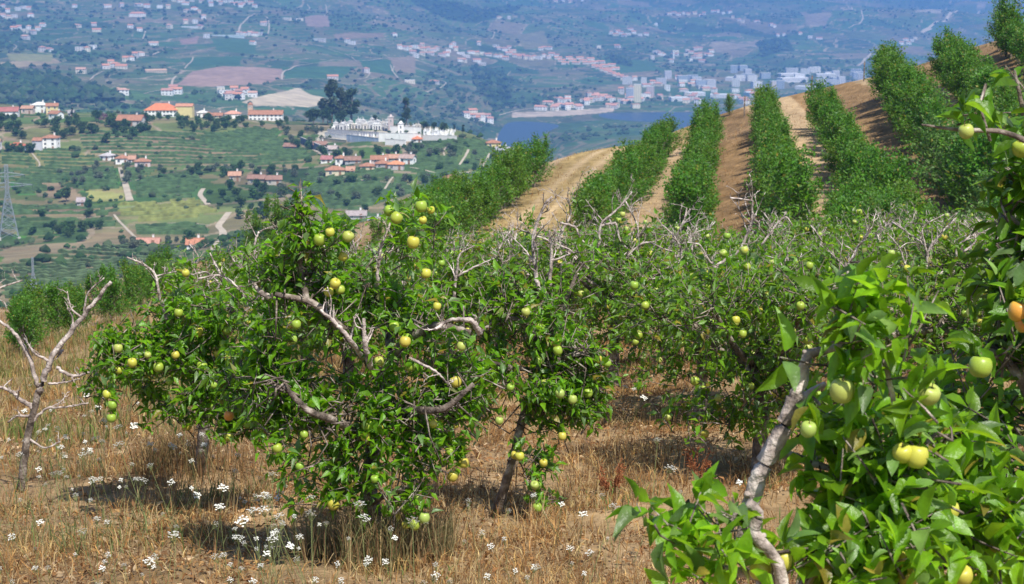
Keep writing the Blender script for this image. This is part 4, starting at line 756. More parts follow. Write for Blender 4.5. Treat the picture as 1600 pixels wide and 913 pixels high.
HS=[(14,182,30,9,'long low white house under a faded maroon roof at the left edge of the ridge',WH,(.33,.13,.11),'gable',.1),
(44,178,18,9,'pinkish house at the left of the white ridge complex',PK,FA,'gable',-.1),(62,176,24,12,'white flat block house on the ridge beside the orange roofed one',WH,(.6,.58,.55),'hip',0),
(82,178,18,13,'yellow ended house with a bright orange roof on the ridge',YE,OR,'gable',.15),(88,186,18,9,'small white gabled house just below the yellow ended one',WH,OR,'gable',-.5),
(112,182,8,6,'tiny grey ruin hut right of the yellow ended house',GY,GR,'gable',0),(205,196,39,9,'long low grey white house with an orange and faded roof below the school',(.5,.48,.46),OR,'gable',-.1),
(27,236,25,9,'brown roofed house with bluish walls beside the tall white house',BL,RD,'hip',.1),(-4,234,10,12,'white house end cut by the left edge',WH,FA,'gable',0),
(168,250,17,7,'white shed with a low hipped grey roof beside the three joined houses',WH,(.45,.42,.42),'hip',-.4),
(192,256,20,9,'left one of the joined orange roofed houses above the pale path',WH,OR,'hip',.05),(207,256,10,8,'narrow link house between two orange roofed houses above the pale path',WH,FA,'gable',.05),(223,262,24,10,'right one of the joined orange roofed houses with white corner piers',(.6,.5,.48),OR,'hip',.15),
(316,178,14,8,'small plain white house at the right end of the school',WH,(.65,.62,.58),'hip',0),(326,177,12,6,'tiny orange roofed cottage right of the school',WH,OR,'hip',0),(341,179,14,5,'low cottage with an orange roof between school and church',CR,OR,'gable',0),
(364,183,24,8,'white cottage with a pinkish roof just left of the church hall',WH,(.55,.28,.2),'hip',.1),
(127,320,11,6,'small grey field hut among the vineyard terraces',GY,(.35,.3,.3),'gable',.1),
(367,283,18,10,'tan stone house at the left of the olive grove hamlet',ST,FA,'gable',.1),(402,288,26,10,'brown roofed stone house at the right of the olive grove hamlet',ST,BR,'gable',-.15),(428,288,24,9,'pale stone house behind the leafy apple shoots',(.45,.41,.35),BR,'gable',.1),
(232,382,34,4,'long low farm shed with a brown tiled roof in the valley',(.4,.36,.3),(.42,.22,.16),'gable',.05),(305,388,25,9,'white valley house with an orange brown roof by the pale road',WH,(.45,.2,.12),'gable',.1),
(533,256,18,9,'white house with an orange roof at the top of the lower hamlet',WH,OR,'hip',.1),(511,254,16,6,'low white house with a maroon roof at the left of the lower hamlet',WH,(.35,.15,.14),'gable',-.1),
(524,274,30,9,'cream house with an orange roof at the front of the lower hamlet',CR,OR,'hip',.08),(548,270,12,5,'low white outbuilding right of the cream house',WH,FA,'gable',0),(551,255,24,6,'low grey house with a faded roof in the lower hamlet',GY,BR,'gable',.1),
(574,265,22,6,'cream bungalow with a bright orange hipped roof in the lower hamlet',CR,OR,'hip',.05),(593,256,26,8,'long house with an orange roof at the top of the clustered hamlet',PK,OR,'gable',.05),
(598,263,22,8,'front left house of the clustered hamlet with an orange roof',(.4,.36,.36),OR,'hip',.1),(619,265,24,9,'front middle house of the clustered hamlet with a pale wall',(.5,.44,.42),(.58,.24,.12),'hip',-.05),
(614,252,22,6,'rear house of the clustered hamlet with a faded tile roof',(.45,.4,.36),FA,'gable',.05),(637,256,22,10,'right white gabled house of the clustered hamlet',WH,(.36,.26,.22),'gable',-.3),
(706,292,26,14,'two storey white house with an orange roof below the vineyards',WH,OR,'hip',.05),(696,299,22,6,'low white annexe house with an orange roof in front of the two storey one',WH,(.6,.25,.14),'hip',.05),(727,300,14,5,'small orange roofed shed right of the two storey white house',CR,OR,'gable',0),
(771,232,22,9,'yellow house with an orange roof alone on the ridge before the river',YE,OR,'hip',.1),(786,239,22,5,'low grey roofed building beside the yellow ridge house',(.5,.5,.5),(.3,.3,.32),'gable',.1),(801,240,10,6,'small pale stone house right of the grey roofed building',WH,GR,'gable',0),
(500,232,20,7,'pale stone ruin house above the lower hamlet',ST,BR,'gable',.15),(520,238,14,6,'grey stone house below the cemetery left end',GY,(.4,.33,.3),'gable',-.2),(557,341,30,6,'grey roofed farm shed behind the tall apple shoots',(.5,.48,.45),(.33,.28,.27),'gable',.05),(586,350,20,5,'white farm shed low in the valley behind the upper apples',WH,GR,'gable',.05),
(455,234,20,6,'dark blue walled barn below the cemetery trees',(.18,.22,.30),BR,'gable',-.2)]
for a in HS: house(*a[:5],wall=a[5],roof=a[6],kind=a[7],rz=a[8],ch=a[2]>13)
house(80,234,24,19,'tall three storey white house with an orange hipped roof among trees',WH,OR,'hip',-.12,floors=3,wing=(-6,-3,5,6,5.5,OR,(.55,.56,.6)))  # annexe's bluish grey paints shade onto the white house's left part
# school with two hipped roofs
p=gr(265,181,480,1600); house(250,181,50,11,'long white school with big orange hipped roofs and a yellow wing on the ridge',WH,(.55,.19,.09),'hip',.03,ridge=4.2,dm=13,floors=2,nwin=9,name='school_building',p=p+np.array([-5,0,0]),wing=(15,1,11,11,7.2,(.5,.24,.15),YE))
p2=gr(416,188,480,1600); house(416,188,52,10,'long white parish hall with an orange roof and two rows of windows',WH,OR,'gable',.02,ridge=2.2,dm=10,floors=2,nwin=8,p=p2)
# bell tower
g=G(); p=gr(390,184,480,1600)+np.array([0,5,0]); root=empty('bell_tower',p); tag(root,'small pale orange bell tower behind the parish hall','tower')
g.box((0,0,3.5),(3,3,11),0,col=(.6,.42,.28)); g.build('wall',MT['wall'],root); g=G(); roofm(g,3,3,9,1.6,'hip',OR,.25); g.build('roof',MT['roof'],root)
for k in (-.6,.6): window_at(root,(k,-1.51,7.4),.5,1.3,'f')
# ---- cemetery
def at_w(x,y): return gr(x,y,480,1600)
def wall_piece(x0,y0,x1,y1,h,label,col,th=.5,name='cemetery_wall',cap=True):
    a=at_w(x0,y0); b=at_w(x1,y1); L=np.linalg.norm((b-a)[:2]); c=(a+b)/2; c[2]=min(a[2],b[2]); rz=math.atan2(b[1]-a[1],b[0]-a[0]); root=empty(name,c,rz); tag(root,label,'wall')
    g=G(); g.box((0,0,(h-3)/2),(L,th,h+3),0,col=col); g.build('wall_face',MT['wall'],root)
    g=G(); g.box((0,0,h+.08),(L+.2,th+.2,.16),0,col=(.45,.43,.40)); g.build('coping',MT['wall'],root)
    for k in range(int(L/7)):
        g=G(); g.box((-L/2+(k+.5)*L/int(L/7),-.03,h/2),(.6,th+.1,h),0,col=tuple(q*.93 for q in col)); g.build('pier',MT['wall'],root)
wall_piece(512,211,606,212,3.4,'long grey retaining wall below the upper row of tombs',(.36,.37,.40)); wall_piece(508,214,578,218,2.6,'low white wall at the left end of the cemetery',WH)
wall_piece(542,222,592,222,4.2,'white front wall of the cemetery, shade painted in bluish, left stretch',(.50,.56,.66)); wall_piece(592,222,658,222,5.0,'bright white front wall of the cemetery, right stretch',WH); wall_piece(602,227,634,228,3.2,'lower white terrace wall jutting at the front of the cemetery',WH)  # left stretch: white wall, its shaded face painted in as blue
wall_piece(610,208,658,209,4.0,'white back wall of the right cemetery terrace',WH); wall_piece(502,222,542,223,2.4,'rough tan stone wall under the left end of the cemetery',(.40,.34,.24))
wall_piece(660,220,714,221,3.0,'pale wall in front of the new grave field',(.55,.54,.52)); wall_piece(470,224,512,240,3.4,'dark blue grey terrace wall sloping beside the vineyard',(.17,.20,.26),name='terrace_wall')
tomb_me=[]
for k in range(5):
    g=G(); w=[2.2,2.6,2.0,1.8,3.0][k]; h=[3.2,3.8,2.6,3.5,2.8][k]; c=[(.72,.71,.68),(.58,.57,.56),(.78,.77,.74),(.48,.47,.46),(.66,.61,.54)][k]
    g.box((0,0,h/2-1),(w,2.6,h+2),0,col=c); g.add([(-w/2-.2,-1.5,h),(w/2+.2,-1.5,h),(w/2+.2,1.5,h),(-w/2-.2,1.5,h),(0,-1.5,h+.9),(0,1.5,h+.9)],[(0,1,4),(2,3,5),(1,2,5,4),(3,0,4,5),(0,3,2,1)],0,c)
    g.box((0,-1.32,1.1),(.9,.08,2.2),0,col=(.08,.08,.09)); g.box((0,-.6,h+1.4),(.14,.14,1.2),0,col=c); g.box((0,-.6,h+1.6),(.6,.14,.14),0,col=c)
    tomb_me.append(g.build('mausoleum',MT['stone'],link=False).data)
sl_me=[]
for k in range(4):
    g=G(); c=[(.8,.8,.78),(.66,.66,.65),(.7,.67,.6),(.45,.45,.46)][k]; g.box((0,0,0),(1.1,2.2,1.2),0,col=c); g.box((0,.95,.9),(1.0,.2,1.3),0,col=c); g.box((0,.95,1.9),(.15,.15,.8),0,col=c); g.box((0,.95,2.0),(.5,.15,.15),0,col=c)
    sl_me.append(g.build('grave',MT['stone'],link=False).data)
def many(mes,name,pts,label,cat,group,s=(.9,1.15)):
    for x,y in pts:
        p=at_w(x,y); o=bpy.data.objects.new(name,mes[rng.integers(0,len(mes))]); C.objects.link(o); o.location=tuple(p); q=rng.uniform(*s); o.scale=(q,q,q*rng.uniform(.85,1.15)); o.rotation_euler=(0,0,rng.normal(0,.1)); tag(o,label,cat,group)
many(tomb_me,'mausoleum',[(520+i*4.6+rng.normal(0,.6),205-4*math.sin(i/18*3)+rng.normal(0,.8)) for i in range(19)]+[(560+i*4.2,199+rng.normal(0,.6)) for i in range(13)],'small pointed stone mausoleum above the grey wall','mausoleum','mausoleums above the grey wall')
many(tomb_me,'mausoleum',[(635+i*3.8,203+rng.normal(0,1)) for i in range(6)],'small pale mausoleum at the right end of the upper cemetery','mausoleum','mausoleums at the right end',(.7,.9))
many(sl_me,'grave',[(548+i*4.5+rng.normal(0,.5),214.5) for i in range(11)],'low grave slab in the strip behind the front wall','grave','graves in the strip')
many(sl_me,'grave',[(612+i*4+rng.normal(0,.4),213+2.5*j) for i in range(11) for j in range(2)],'low white grave slab on the right cemetery terrace','grave','graves on the right terrace')
many(sl_me,'grave',[(664+i*4.1+rng.normal(0,.4)-j*.4,206+2.8*j) for i in range(12) for j in range(5)],'pale grave slab in the new grave field right of the cemetery','grave','graves in the new field',(1.0,1.3))
for x,y,w,h,l,c in [(611,206,3.0,8.5,'tall pinkish stone chapel tower rising over the tombs',(.50,.42,.40)),(626.5,213,3.2,7,'white chapel with a grey domed top among the tombs',WH)]:
    p=at_w(x,y); root=empty('chapel',p); tag(root,l,'chapel'); g=G(); g.box((0,0,h/2-1),(w,w,h+2),0,col=c); g.build('wall',MT['wall'],root); g=G(); g.box((0,0,h+.15),(w+.5,w+.5,.4),0,col=(.45,.43,.42)); g.box((0,0,h+1.0),(w*.7,w*.7,1.4),0,col=c,taper=.3); g.build('roof',MT['wall'],root)
    for z in (h*.35,h*.75): window_at(root,(0,-w/2-.01,z),.7,1.4,'f')
house(652,222,14,5,'small orange roofed gate house at the right end of the cemetery wall',WH,(.55,.2,.1),'hip',0,ch=False)
# ---- far houses: one mesh each
FHm={}
def farhouse(key):
    if key in FHm: return FHm[key]
    kind,wc,rc,w,d,h=key; g=G(); body(g,w,d,h,d*.22,kind if kind!='flat' else 'x',wc,4)
    if kind=='flat': g.box((0,0,h+.3),(w+.3,d+.3,.6),1,col=rc)
    else: roofm(g,w,d,h,d*.22,kind,rc,.5,1)
    for f in range(max(1,int(h/3))):
        for k in range(max(2,int(w/4))): g.box((-w/2+w*(k+.5)/max(2,int(w/4)),-d/2,1.7+3*f),(1.3,.1,1.4),2)
        for k in range(max(1,int(d/4))): g.box((w/2,-d/2+d*(k+.5)/max(1,int(d/4)),1.7+3*f),(.1,1.2,1.3),2)
    FHm[key]=g.build('house',[MT['wall'],MT['roof'],MT['glass']],link=False).data; return FHm[key]
def fh(x,y,label,group,kind=None,wc=None,rc=None,dims=None,name='house',cat='house',Y0=1900):
    kind=kind or random.choice(['hip','gable','gable','flat']); wc=wc or random.choice([(.78,.77,.75),(.78,.77,.75),(.7,.64,.52),(.6,.56,.54)]); rc=rc or (random.choice([(.52,.24,.15),(.5,.3,.22),(.42,.22,.17)]) if kind!='flat' else (.55,.54,.52))
    dims=dims or random.choice([(10,8,5.5),(13,9,6),(9,9,7),(16,9,4.5)])
    p=gr(x,y,Y0,15500)
    if p[2]<-272: return
    o=bpy.data.objects.new(name,farhouse((kind,wc,rc,*dims))); C.objects.link(o); o.location=tuple(p); q=1.18 if name=='house' else .85; o.scale=(q,q,q); o.rotation_euler=(0,0,rng.uniform(-.5,.5)); tag(o,label,cat,group)
CL=[('on the upper slope at the far left',[(5,12),(12,20),(28,17),(45,16),(3,27),(48,27),(38,14),(22,28),(14,30)]),
 ('scattered across the upper left slope',[(117,12),(168,12),(190,11),(217,10),(230,12),(250,13),(263,14),(292,20),(303,16),(310,21),(318,30),(290,8),(330,10),(345,8)]),
 ('in the hilltop hamlet at the top',[(360,4),(366,8),(373,5),(380,9),(385,4),(392,7),(352,5),(340,3),(328,4),(315,5),(300,3),(283,4),(272,3),(398,12),(376,12)]),
 ('on the slope left of the pale winding road',[(22,48),(30,47),(45,47),(52,54),(67,42),(120,43),(147,41),(151,50),(218,49),(204,44),(265,45),(290,37),(305,37),(40,52),(60,48)]),
 ('beside the long glasshouse wall',[(323,60),(374,55),(382,56),(390,56),(398,57),(312,45),(405,56),(412,40),(395,70)]),
 ('below the brown fields on the left slope',[(66,81),(75,81),(124,80),(136,81),(145,77),(240,71),(127,115),(40,62)]),
 ('in the walled farm by the bright curved lane',[(173,103),(180,106),(165,108),(190,108),(212,90),(205,95),(197,97),(218,87)]),
 ('at the foot of the straight pale lane',[(268,146),(262,149),(276,147),(271,142)]),('before the dark wood on the left',[(185,147),(193,149)]),
 ('below the bald tan hill',[(350,150),(360,152),(366,146),(375,149),(383,148),(372,155),(356,156),(395,152),(345,146)]),
 ('alone on the green central slope',[(449,32),(467,33),(497,65),(503,66),(543,67),(550,70),(616,57),(572,114),(640,130),(678,131),(520,124)]),
 ('in the ridge village, left half',[(624,77),(632,78),(640,79),(648,76),(655,77),(662,80),(668,79),(675,80),(682,79),(650,90),(660,87),(672,86),(690,88),(697,87),(645,85),(660,74)]),
 ('in the ridge village, right half',[(705,75),(709,72),(712,80),(720,86),(735,84),(742,85),(752,86),(748,71),(720,97),(724,98),(745,97),(753,102),(700,82),(728,90)]),
 ('in the eastern end of the ridge village',[(775,75),(780,78),(788,80),(795,77),(800,82),(775,90),(783,90),(790,94),(795,86),(805,90),(812,92),(820,93),(830,94),(762,88)]),
 ('high on the blue slope near the top centre',[(780,30),(795,30),(880,3),(868,4),(890,5),(910,3)]),
 ('on the far blue shoulder with red roofs',[(955,54),(962,56),(970,54),(980,55),(990,53),(1000,57),(985,48),(1010,56),(1025,40),(965,52),(975,58)]),
 ('in the high line of houses',[(1045,24),(1053,22),(1060,25),(1068,23),(1075,24),(1085,23),(1095,26),(1100,24),(1115,19),(1122,20),(1130,23),(1140,21),(1145,29),(1155,33),(1160,36),(1183,35)]),
 ('scattered on the hazy slope at the upper right',[(1205,41),(1210,43),(1215,58),(1225,57),(1265,60),(1250,55),(1280,62),(1415,64),(1425,65),(1420,70),(1430,62),(1408,70)]),
 ('in the white band above the orange terraces',[(850,77),(845,79),(858,78),(935,76),(965,75),(808,90),(816,90),(824,92),(835,92),(842,93),(850,90),(857,92),(862,88),(870,90)]),
 ('by the wooded bank above the river',[(728,184),(735,186),(742,188),(748,184),(752,190),(760,186),(738,178),(765,192)])]
nh=0
for lab_,pts in CL:
    for x,y in pts: fh(x,y,'small pale house '+lab_,'small houses '+lab_); nh+=1
# river town
def poly_pts(poly,n):
    out=[]; xs_=[p[0] for p in poly]; ys_=[p[1] for p in poly]
    while len(out)<n:
        x=rng.uniform(min(xs_),max(xs_)); y=rng.uniform(min(ys_),max(ys_))
        if inpoly(np.array([x]),np.array([y]),poly)[0]: out.append((x,y))
    return out
for i in range(17):
    x=872+i*5.6; y=93+max(0,i-8)*1.6+(i%3)*4
    fh(x,y,'orange roofed terrace block in the long reddish estate','terrace blocks of the reddish estate','gable',(.7,.62,.55),(.60,.27,.16),(22,10,6),'terrace_block','building')
for i in range(9): fh(930+i*6.5,106+i*2.6,'orange roofed block in the tail of the reddish estate','terrace blocks of the lower tail','gable',(.7,.62,.55),(.60,.27,.16),(20,10,6),'terrace_block','building')
for x,y in poly_pts([(1010,82),(1110,78),(1115,98),(1010,98)],24): fh(x,y,'pale house in the upper town quarter','houses of the upper town quarter')
fh(1052,92,'white church tower in the upper town quarter',None,'flat',(.75,.75,.74),(.6,.6,.6),(6,6,20),'church_tower','tower')
for x,y in poly_pts([(822,172),(880,150),(1000,156),(1000,172),(900,178),(830,180)],52): fh(x,y,'reddish roofed house in the low riverside quarter','houses of the riverside quarter',rc=(.55,.28,.2))
for x,y in poly_pts([(950,125),(1060,120),(1200,150),(1200,165),(1000,165),(955,150)],44): fh(x,y,'pale town house behind the orchard crest','town houses in the riverside centre')
TW=[(996,160,(17,15,40),(.72,.66,.48),'tall cream tower block standing in front of the town, the tallest there'),(985,156,(20,14,26),(.36,.42,.5),'bluish grey apartment block just left of the cream tower'),(1016,152,(18,14,24),(.5,.42,.40),'pinkish brown apartment block just right of the cream tower'),
 (1006,136,(12,12,22),(.7,.7,.7),'slim white block behind the cream tower'),(980,132,(22,14,18),(.62,.62,.62),'pale block above the bluish grey one')]
for x,y,d,c,l in TW: fh(x,y,l,None,'flat',c,(.55,.55,.55),d,'apartment_block','building')
for x,y in poly_pts([(1020,118),(1200,108),(1350,112),(1350,132),(1200,140),(1030,135)],34): fh(x,y,'white mid rise block in the broad middle of the town','mid rise blocks of the town','flat',random.choice([(.64,.64,.64),(.5,.5,.53),(.58,.52,.45),(.34,.39,.46)]),(.55,.55,.55),random.choice([(26,14,15),(34,14,12),(18,14,20)]),'apartment_block','building')
for x,y,w in [(1085,150,44),(1130,153,60),(1180,150,50),(1238,128,80),(1232,120,60),(1150,126,50),(1260,140,50),(1060,158,40),(1290,122,50)]: fh(x,y,'long low warehouse with a whitish flat roof in the town','warehouses of the industrial edge','flat',(.62,.62,.64),(.72,.72,.72),(w,28,8),'warehouse','warehouse')
fh(355,58,'long pale glasshouse wall on the upper left slope',None,'flat',(.5,.6,.6),(.6,.68,.68),(90,8,4),'glasshouse','building'); fh(297,44,'long white farm shed on the upper left slope',None,'flat',(.7,.7,.7),(.62,.62,.62),(46,9,4),'farm_shed','building')
fh(243,114,'long tan shed with an open gable on the left slope',None,'gable',(.5,.4,.3),(.5,.33,.22),(42,10,5),'farm_shed','building'); fh(215,26,'large house with a wide red roof on the upper left slope',None,'hip',(.72,.71,.68),(.52,.24,.15),(34,14,6))
print('far houses',nh)
# ---------------------------------------------------------------- pylons
def pylon(p,h,label,arms=True,rz=.3):
    root=empty('electricity_pylon',p,rz); tag(root,label,'pylon'); g=G(); b=h*.13
    def cor(z): 
        t=z/h; w=b*(1-t*1.35) if t<.62 else b*.163+b*.0*(t); w=max(w,h*.018); return [np.array([sx*w,sy*w,z]) for sx,sy in ((-1,-1),(1,-1),(1,1),(-1,1))]
    zs=[-1]+[h*t for t in (0,.12,.23,.33,.42,.50,.57,.63,.70,.77,.84,.92,1)]; r=h*.004+.05
    for a,c in zip(zs[:-1],zs[1:]):
        A=cor(a);B=cor(c)
        for k in range(4):
            g.tube([A[k],B[k]],r,4); 
            if a>=0: g.tube([A[k],B[(k+1)%4]],r*.6,4); g.tube([A[(k+1)%4],B[k]],r*.6,4); g.tube([B[k],B[(k+1)%4]],r*.6,4)
    g.build('lattice_mast',MT['steel'],root)
    if arms:
        for z,l in ((h*.70,h*.34),(h*.84,h*.24)):
            for s in (-1,1):
                g=G(); tip=np.array([s*l,0,z+h*.02])
                for c in cor(z)+cor(z+h*.06): 
                    if c[0]*s>0: g.tube([c,tip],r*.7,4)
                for t in (.3,.6): q=np.array([s*l*t,0,z]); g.tube([q+np.array([0,0,.02*h]),q+np.array([0,-h*.018*(1-t),h*.05*(1-t)])],r*.5,4)
                g.build('crossarm',MT['steel'],root)
                g=G(); g.tube([tip,tip-np.array([0,0,h*.05])],[.14,.14],5); g.build('insulator',MT['glass'],root)
    g=G(); 
    for sx in (-1,1):
        for sy in (-1,1): g.box((sx*b,sy*b,.1),(1.2,1.2,1.2),0)
    g.build('footing',MT['conc'],root)
pylon(gr(14,372,480,1500),gr(14,372,480,1500)[1]*115/F,'large steel lattice pylon with wide arms at the left edge')
pylon(gr(53,465,480,1500),gr(53,465,480,1500)[1]*64/F,'slim low lattice mast without arms left of the valley vineyard',False)
# ---------------------------------------------------------------- trees of the middle hill
def far_tree(seed,h,w,n,leaf,base,trunk=.12,lob=9,shape='round'):
    global rng; sv=rng; rng=np.random.default_rng(seed); g=G(); g.tube([(0,0,-1),(0,0,h*.25),(.05*w,0,h*.6)],[h*.03,h*.025,h*.012],6,1)
    cs=[]; 
    for k in range(lob):
        a=rng.uniform(0,6.28); 
        if shape=='tall': z=h*rng.uniform(.3,.92); r=w*.32*rng.uniform(.1,1)*(1.1-.7*z/h); rad=w*rng.uniform(.13,.24)
        else: z=h*rng.uniform(.3,.78); r=w*.32*rng.uniform(.2,1); rad=w*rng.uniform(.18,.30)
        c=np.array([math.cos(a)*r,math.sin(a)*r,z]); cs.append((c,rad)); g.tube([(0,0,h*.3),c*.6+np.array([0,0,z*.25]),c],[h*.015,h*.01,h*.005],4,1)
    i=rng.integers(0,lob,n); c=np.array([q[0] for q in cs])[i]; rd=np.array([q[1] for q in cs])[i]; d=unit(rng.normal(size=(n,3))); P=c+d*(rd*rng.random(n)**.35)[:,None]*np.array([1,1,.85])
    D=unit(d+rng.normal(0,.6,(n,3))); Nm=unit(d*.6+rng.normal(0,.6,(n,3))); tm=(np.array([(0,-.5,0),(.5,0,.1),(0,.5,0),(-.5,0,.1)]),[np.array([[0,1,2,3]])])
    lc=np.array(base)*rng.uniform(.75,1.3,(lob,1)); put_leaves(g,P,D,Nm,leaf*rng.uniform(.6,1.4,n),tm,0,lc[i]*rng.uniform(.75,1.25,(n,1)),1.2); rng=sv
    return g.build('tree',[MT['farleaf'],MT['bark']],link=False).data
FT={'round':[far_tree(400+k,6,6,900,.55,(.05,.095,.03)) for k in range(3)],'light':[far_tree(410+k,5,5.5,800,.5,(.06,.11,.03)) for k in range(2)],
 'olive':[far_tree(420+k,4.5,5,750,.45,(.11,.135,.085)) for k in range(3)],'tall':[far_tree(430,20,10,2600,.75,(.055,.09,.045),lob=16,shape='tall'),far_tree(431,18,11,2600,.75,(.065,.09,.05),lob=14,shape='tall')],
 'cyp':[far_tree(440,9,3.2,700,.45,(.02,.045,.018),lob=9,shape='tall')],'pine':[far_tree(441,10,9,1800,.5,(.04,.08,.03),lob=10)]}
def ft(x,y,kind,s,label,group=None):
    p=gr(x,y,480,1600); o=bpy.data.objects.new('tree',FT[kind][rng.integers(0,len(FT[kind]))]); C.objects.link(o); o.location=tuple(p); o.rotation_euler=(0,0,rng.uniform(0,6.28)); o.scale=(s*rng.uniform(.9,1.1),)*2+(s*rng.uniform(.85,1.15),); tag(o,label,'tree',group)
TB2=[([(0,186),(60,190),(120,188),(235,190),(235,212),(100,222),(0,215)],46,('round','round','light'),(.8,1.5),'dark tree in the belt below the left ridge houses'),
 ([(235,186),(450,190),(440,204),(340,208),(235,206)],34,('round','light'),(.7,1.2),'tree in the green belt below the school and parish hall'),
 ([(0,236),(60,238),(60,244),(0,244)],6,('round',),(.8,1.2),'tree around the tall white house'),
 ([(88,258),(235,262),(238,285),(150,290),(88,285)],26,('olive',),(.7,1.1),'olive tree in the grove left of the pale path'),
 ([(250,266),(345,262),(470,268),(475,280),(360,276),(250,276)],30,('olive','round'),(.7,1.1),'olive tree in the line below the striped terraces'),
 ([(440,200),(505,205),(520,245),(450,240)],20,('round','olive'),(.8,1.3),'tree on the slope left of the cemetery'),
 ([(505,236),(715,230),(720,246),(520,248)],24,('round','olive'),(.7,1.2),'tree in the belt before the cemetery wall'),
 ([(650,240),(830,236),(850,290),(700,330),(640,280)],32,('round','olive','light'),(.6,1.1),'tree among the small vineyards below the grave field'),
 ([(465,275),(650,285),(640,330),(480,335)],26,('round','olive'),(.6,1.1),'tree scattered under the lower hamlet'),
 ([(340,296),(470,296),(470,350),(370,350)],26,('round','olive','light'),(.7,1.2),'tree in the grove right of the pale road'),
 ([(150,380),(300,374),(340,390),(200,392)],12,('olive','round'),(.6,1.),'tree around the valley farm sheds'),
 ([(40,360),(170,352),(175,368),(50,378)],14,('light','round'),(.6,1.),'bushy tree in the hollow by the large pylon')]
nt_=0
for poly,n,kinds,sr,l in TB2:
    for x,y in poly_pts(poly,n): ft(x,y,kinds[rng.integers(0,len(kinds))],rng.uniform(*sr)*.85,l,'trees: '+l); nt_+=1
for x,y,k,s,l in [(505,192,'tall',1.05,'broad dark eucalyptus at the left of the group above the cemetery'),(519,190,'tall',1.45,'tallest dark eucalyptus above the cemetery'),(533,190,'tall',1.1,'thin eucalyptus between two larger ones above the cemetery'),(549,190,'tall',1.35,'leaning airy eucalyptus at the right of the cemetery group'),
 (490,196,'pine',1.3,'low dark tree at the foot of the eucalyptus group, left'),(512,196,'pine',1.2,'low green tree under the tallest eucalyptus'),(535,196,'pine',1.1,'low green tree at the foot of the eucalyptus group, right'),(586,194,'pine',.6,'rounded dark tree behind the cemetery tombs'),(635,198,'tall',.85,'dark twin tree behind the white chapel'),(628,198,'pine',.6,'short dark tree touching the white chapel'),
 (665,204,'pine',.55,'low dark tree right of the cemetery'),(679,204,'pine',.5,'low dark tree behind the new grave field'),(693,206,'round',.9,'single ball shaped tree behind the new grave field'),(710,206,'cyp',.7,'little pointed tree right of the ball shaped one'),(723,212,'cyp',.9,'pointed cypress at the right corner of the grave field'),
 (167,224,'round',1.1,'round dark tree alone on the brown terraces'),(150,190,'pine',.9,'big dark rounded tree behind the purple bush'),(113,184,'cyp',1.0,'pointed dark tree right of the yellow ended house'),(139,330,'round',.9,'left of two dark round trees by the valley terraces'),(139,340,'round',.8,'lower of the stacked dark trees by the valley terraces'),(65,341,'round',.8,'isolated dark tree on a terrace wall in the valley'),(104,316,'round',1.2,'dark tree beside the small grey field hut'),(33,176,'pine',.6,'dark tree between the ridge houses at the left')]: ft(x,y,k,s,l)
# purple flowering bush
g=G(); n=500; d=unit(rng.normal(size=(n,3))); put_leaves(g,d*np.array([4,2.5,2])*rng.random((n,1))**.4+np.array([0,0,2]),d,unit(rng.normal(size=(n,3))),np.full(n,.6),LMED,0,np.array([(.22,.06,.16)])*rng.uniform(.6,1.3,(n,1))); tag(g.build('flowering_bush',MT['farleaf'],loc=gr(158,187,480,1600)),'purple flowering bush on the left ridge below the houses','bush')
RCm=np.vstack(RC); INF=lambda X,Y:np.any([inpoly(X,Y,P) for P in FARW],axis=0)
def offroad(X,Y):
    out=np.ones(len(X),bool)
    for a in range(0,len(X),4000): 
        d=np.sqrt((X[a:a+4000,None]-RCm[None,:,0])**2+(Y[a:a+4000,None]-RCm[None,:,1])**2); out[a:a+4000]=(d>(RCm[None,:,2]*.6+1.2)).all(1)
    return out
# vines: row after row along the contours, beyond counting
g=G(); vp=[(0,12),(1,30),(2,34),(3,12),(4,12),(5,10),(6,11),(7,8),(9,5),(11,9),(12,7),(13,8),(14,9),(15,5),(16,9.5),(17,9),(18,8),(20,7)]
def vines(P,sp,Wm=1.7,Hm=1.25,gap=.1,dense=1.35,ang=0,colv=(.055,.11,.028)):
    P=np.array(P); ca,sa=math.cos(ang),math.sin(ang); c0=P.mean(0); U=(P-c0)@np.array([[ca,-sa],[sa,ca]]); 
    for y in np.arange(U[:,1].min(),U[:,1].max(),sp):
        x=np.arange(U[:,0].min(),U[:,0].max(),1.6); 
        if len(x)<3: continue
        yy=y+6*(fbm(x*.02,x*0+y*.01,91)-.5)*2; X=c0[0]+x*ca+yy*sa; Y=c0[1]-x*sa+yy*ca
        m=inpoly(X,Y,P)&(fbm(X*.09,Y*.09,92,3)>.5-.2*dense); 
        m&=offroad(X,Y)
        if m.sum()<3: continue
        hh=Hm*(.55+.9*vnoise(X*.7,Y*.7,93))*m; ww=Wm*(.6+.8*vnoise(X*.8,Y*.8,94))/2*(m>0); Z=H(X,Y); n=len(X)
        V=np.stack([np.c_[X+ww*sa,Y-ww*ca*-1*-1,Z-.1],np.c_[X+rng.normal(0,.2,n),Y-ww*.45,Z+hh*.85],np.c_[X,Y+ww*.3,Z+hh],np.c_[X,Y+ww,Z-.1]],1).reshape(-1,3)
        i=np.nonzero(m[:-1]&m[1:])[0][:,None]*4; j=np.arange(3)[None]; q=np.stack([i+j,i+4+j,i+5+j,i+1+j],-1).reshape(-1,4)
        if len(q)==0: continue
        cc=np.array(colv)*(.7+.6*rng.random((n,1))); g.add(V,[q],0,np.repeat(cc,4,0))
for i,sp in vp: vines(MIDW[i],sp,colv=((.20,.20,.06) if i in(8,11) else ((.10,.135,.06) if i==16 else (.07,.108,.04))),ang=(.5 if i==16 else 0))
tag(g.build('vineyard_vines',MT['farleaf']),kind='stuff')
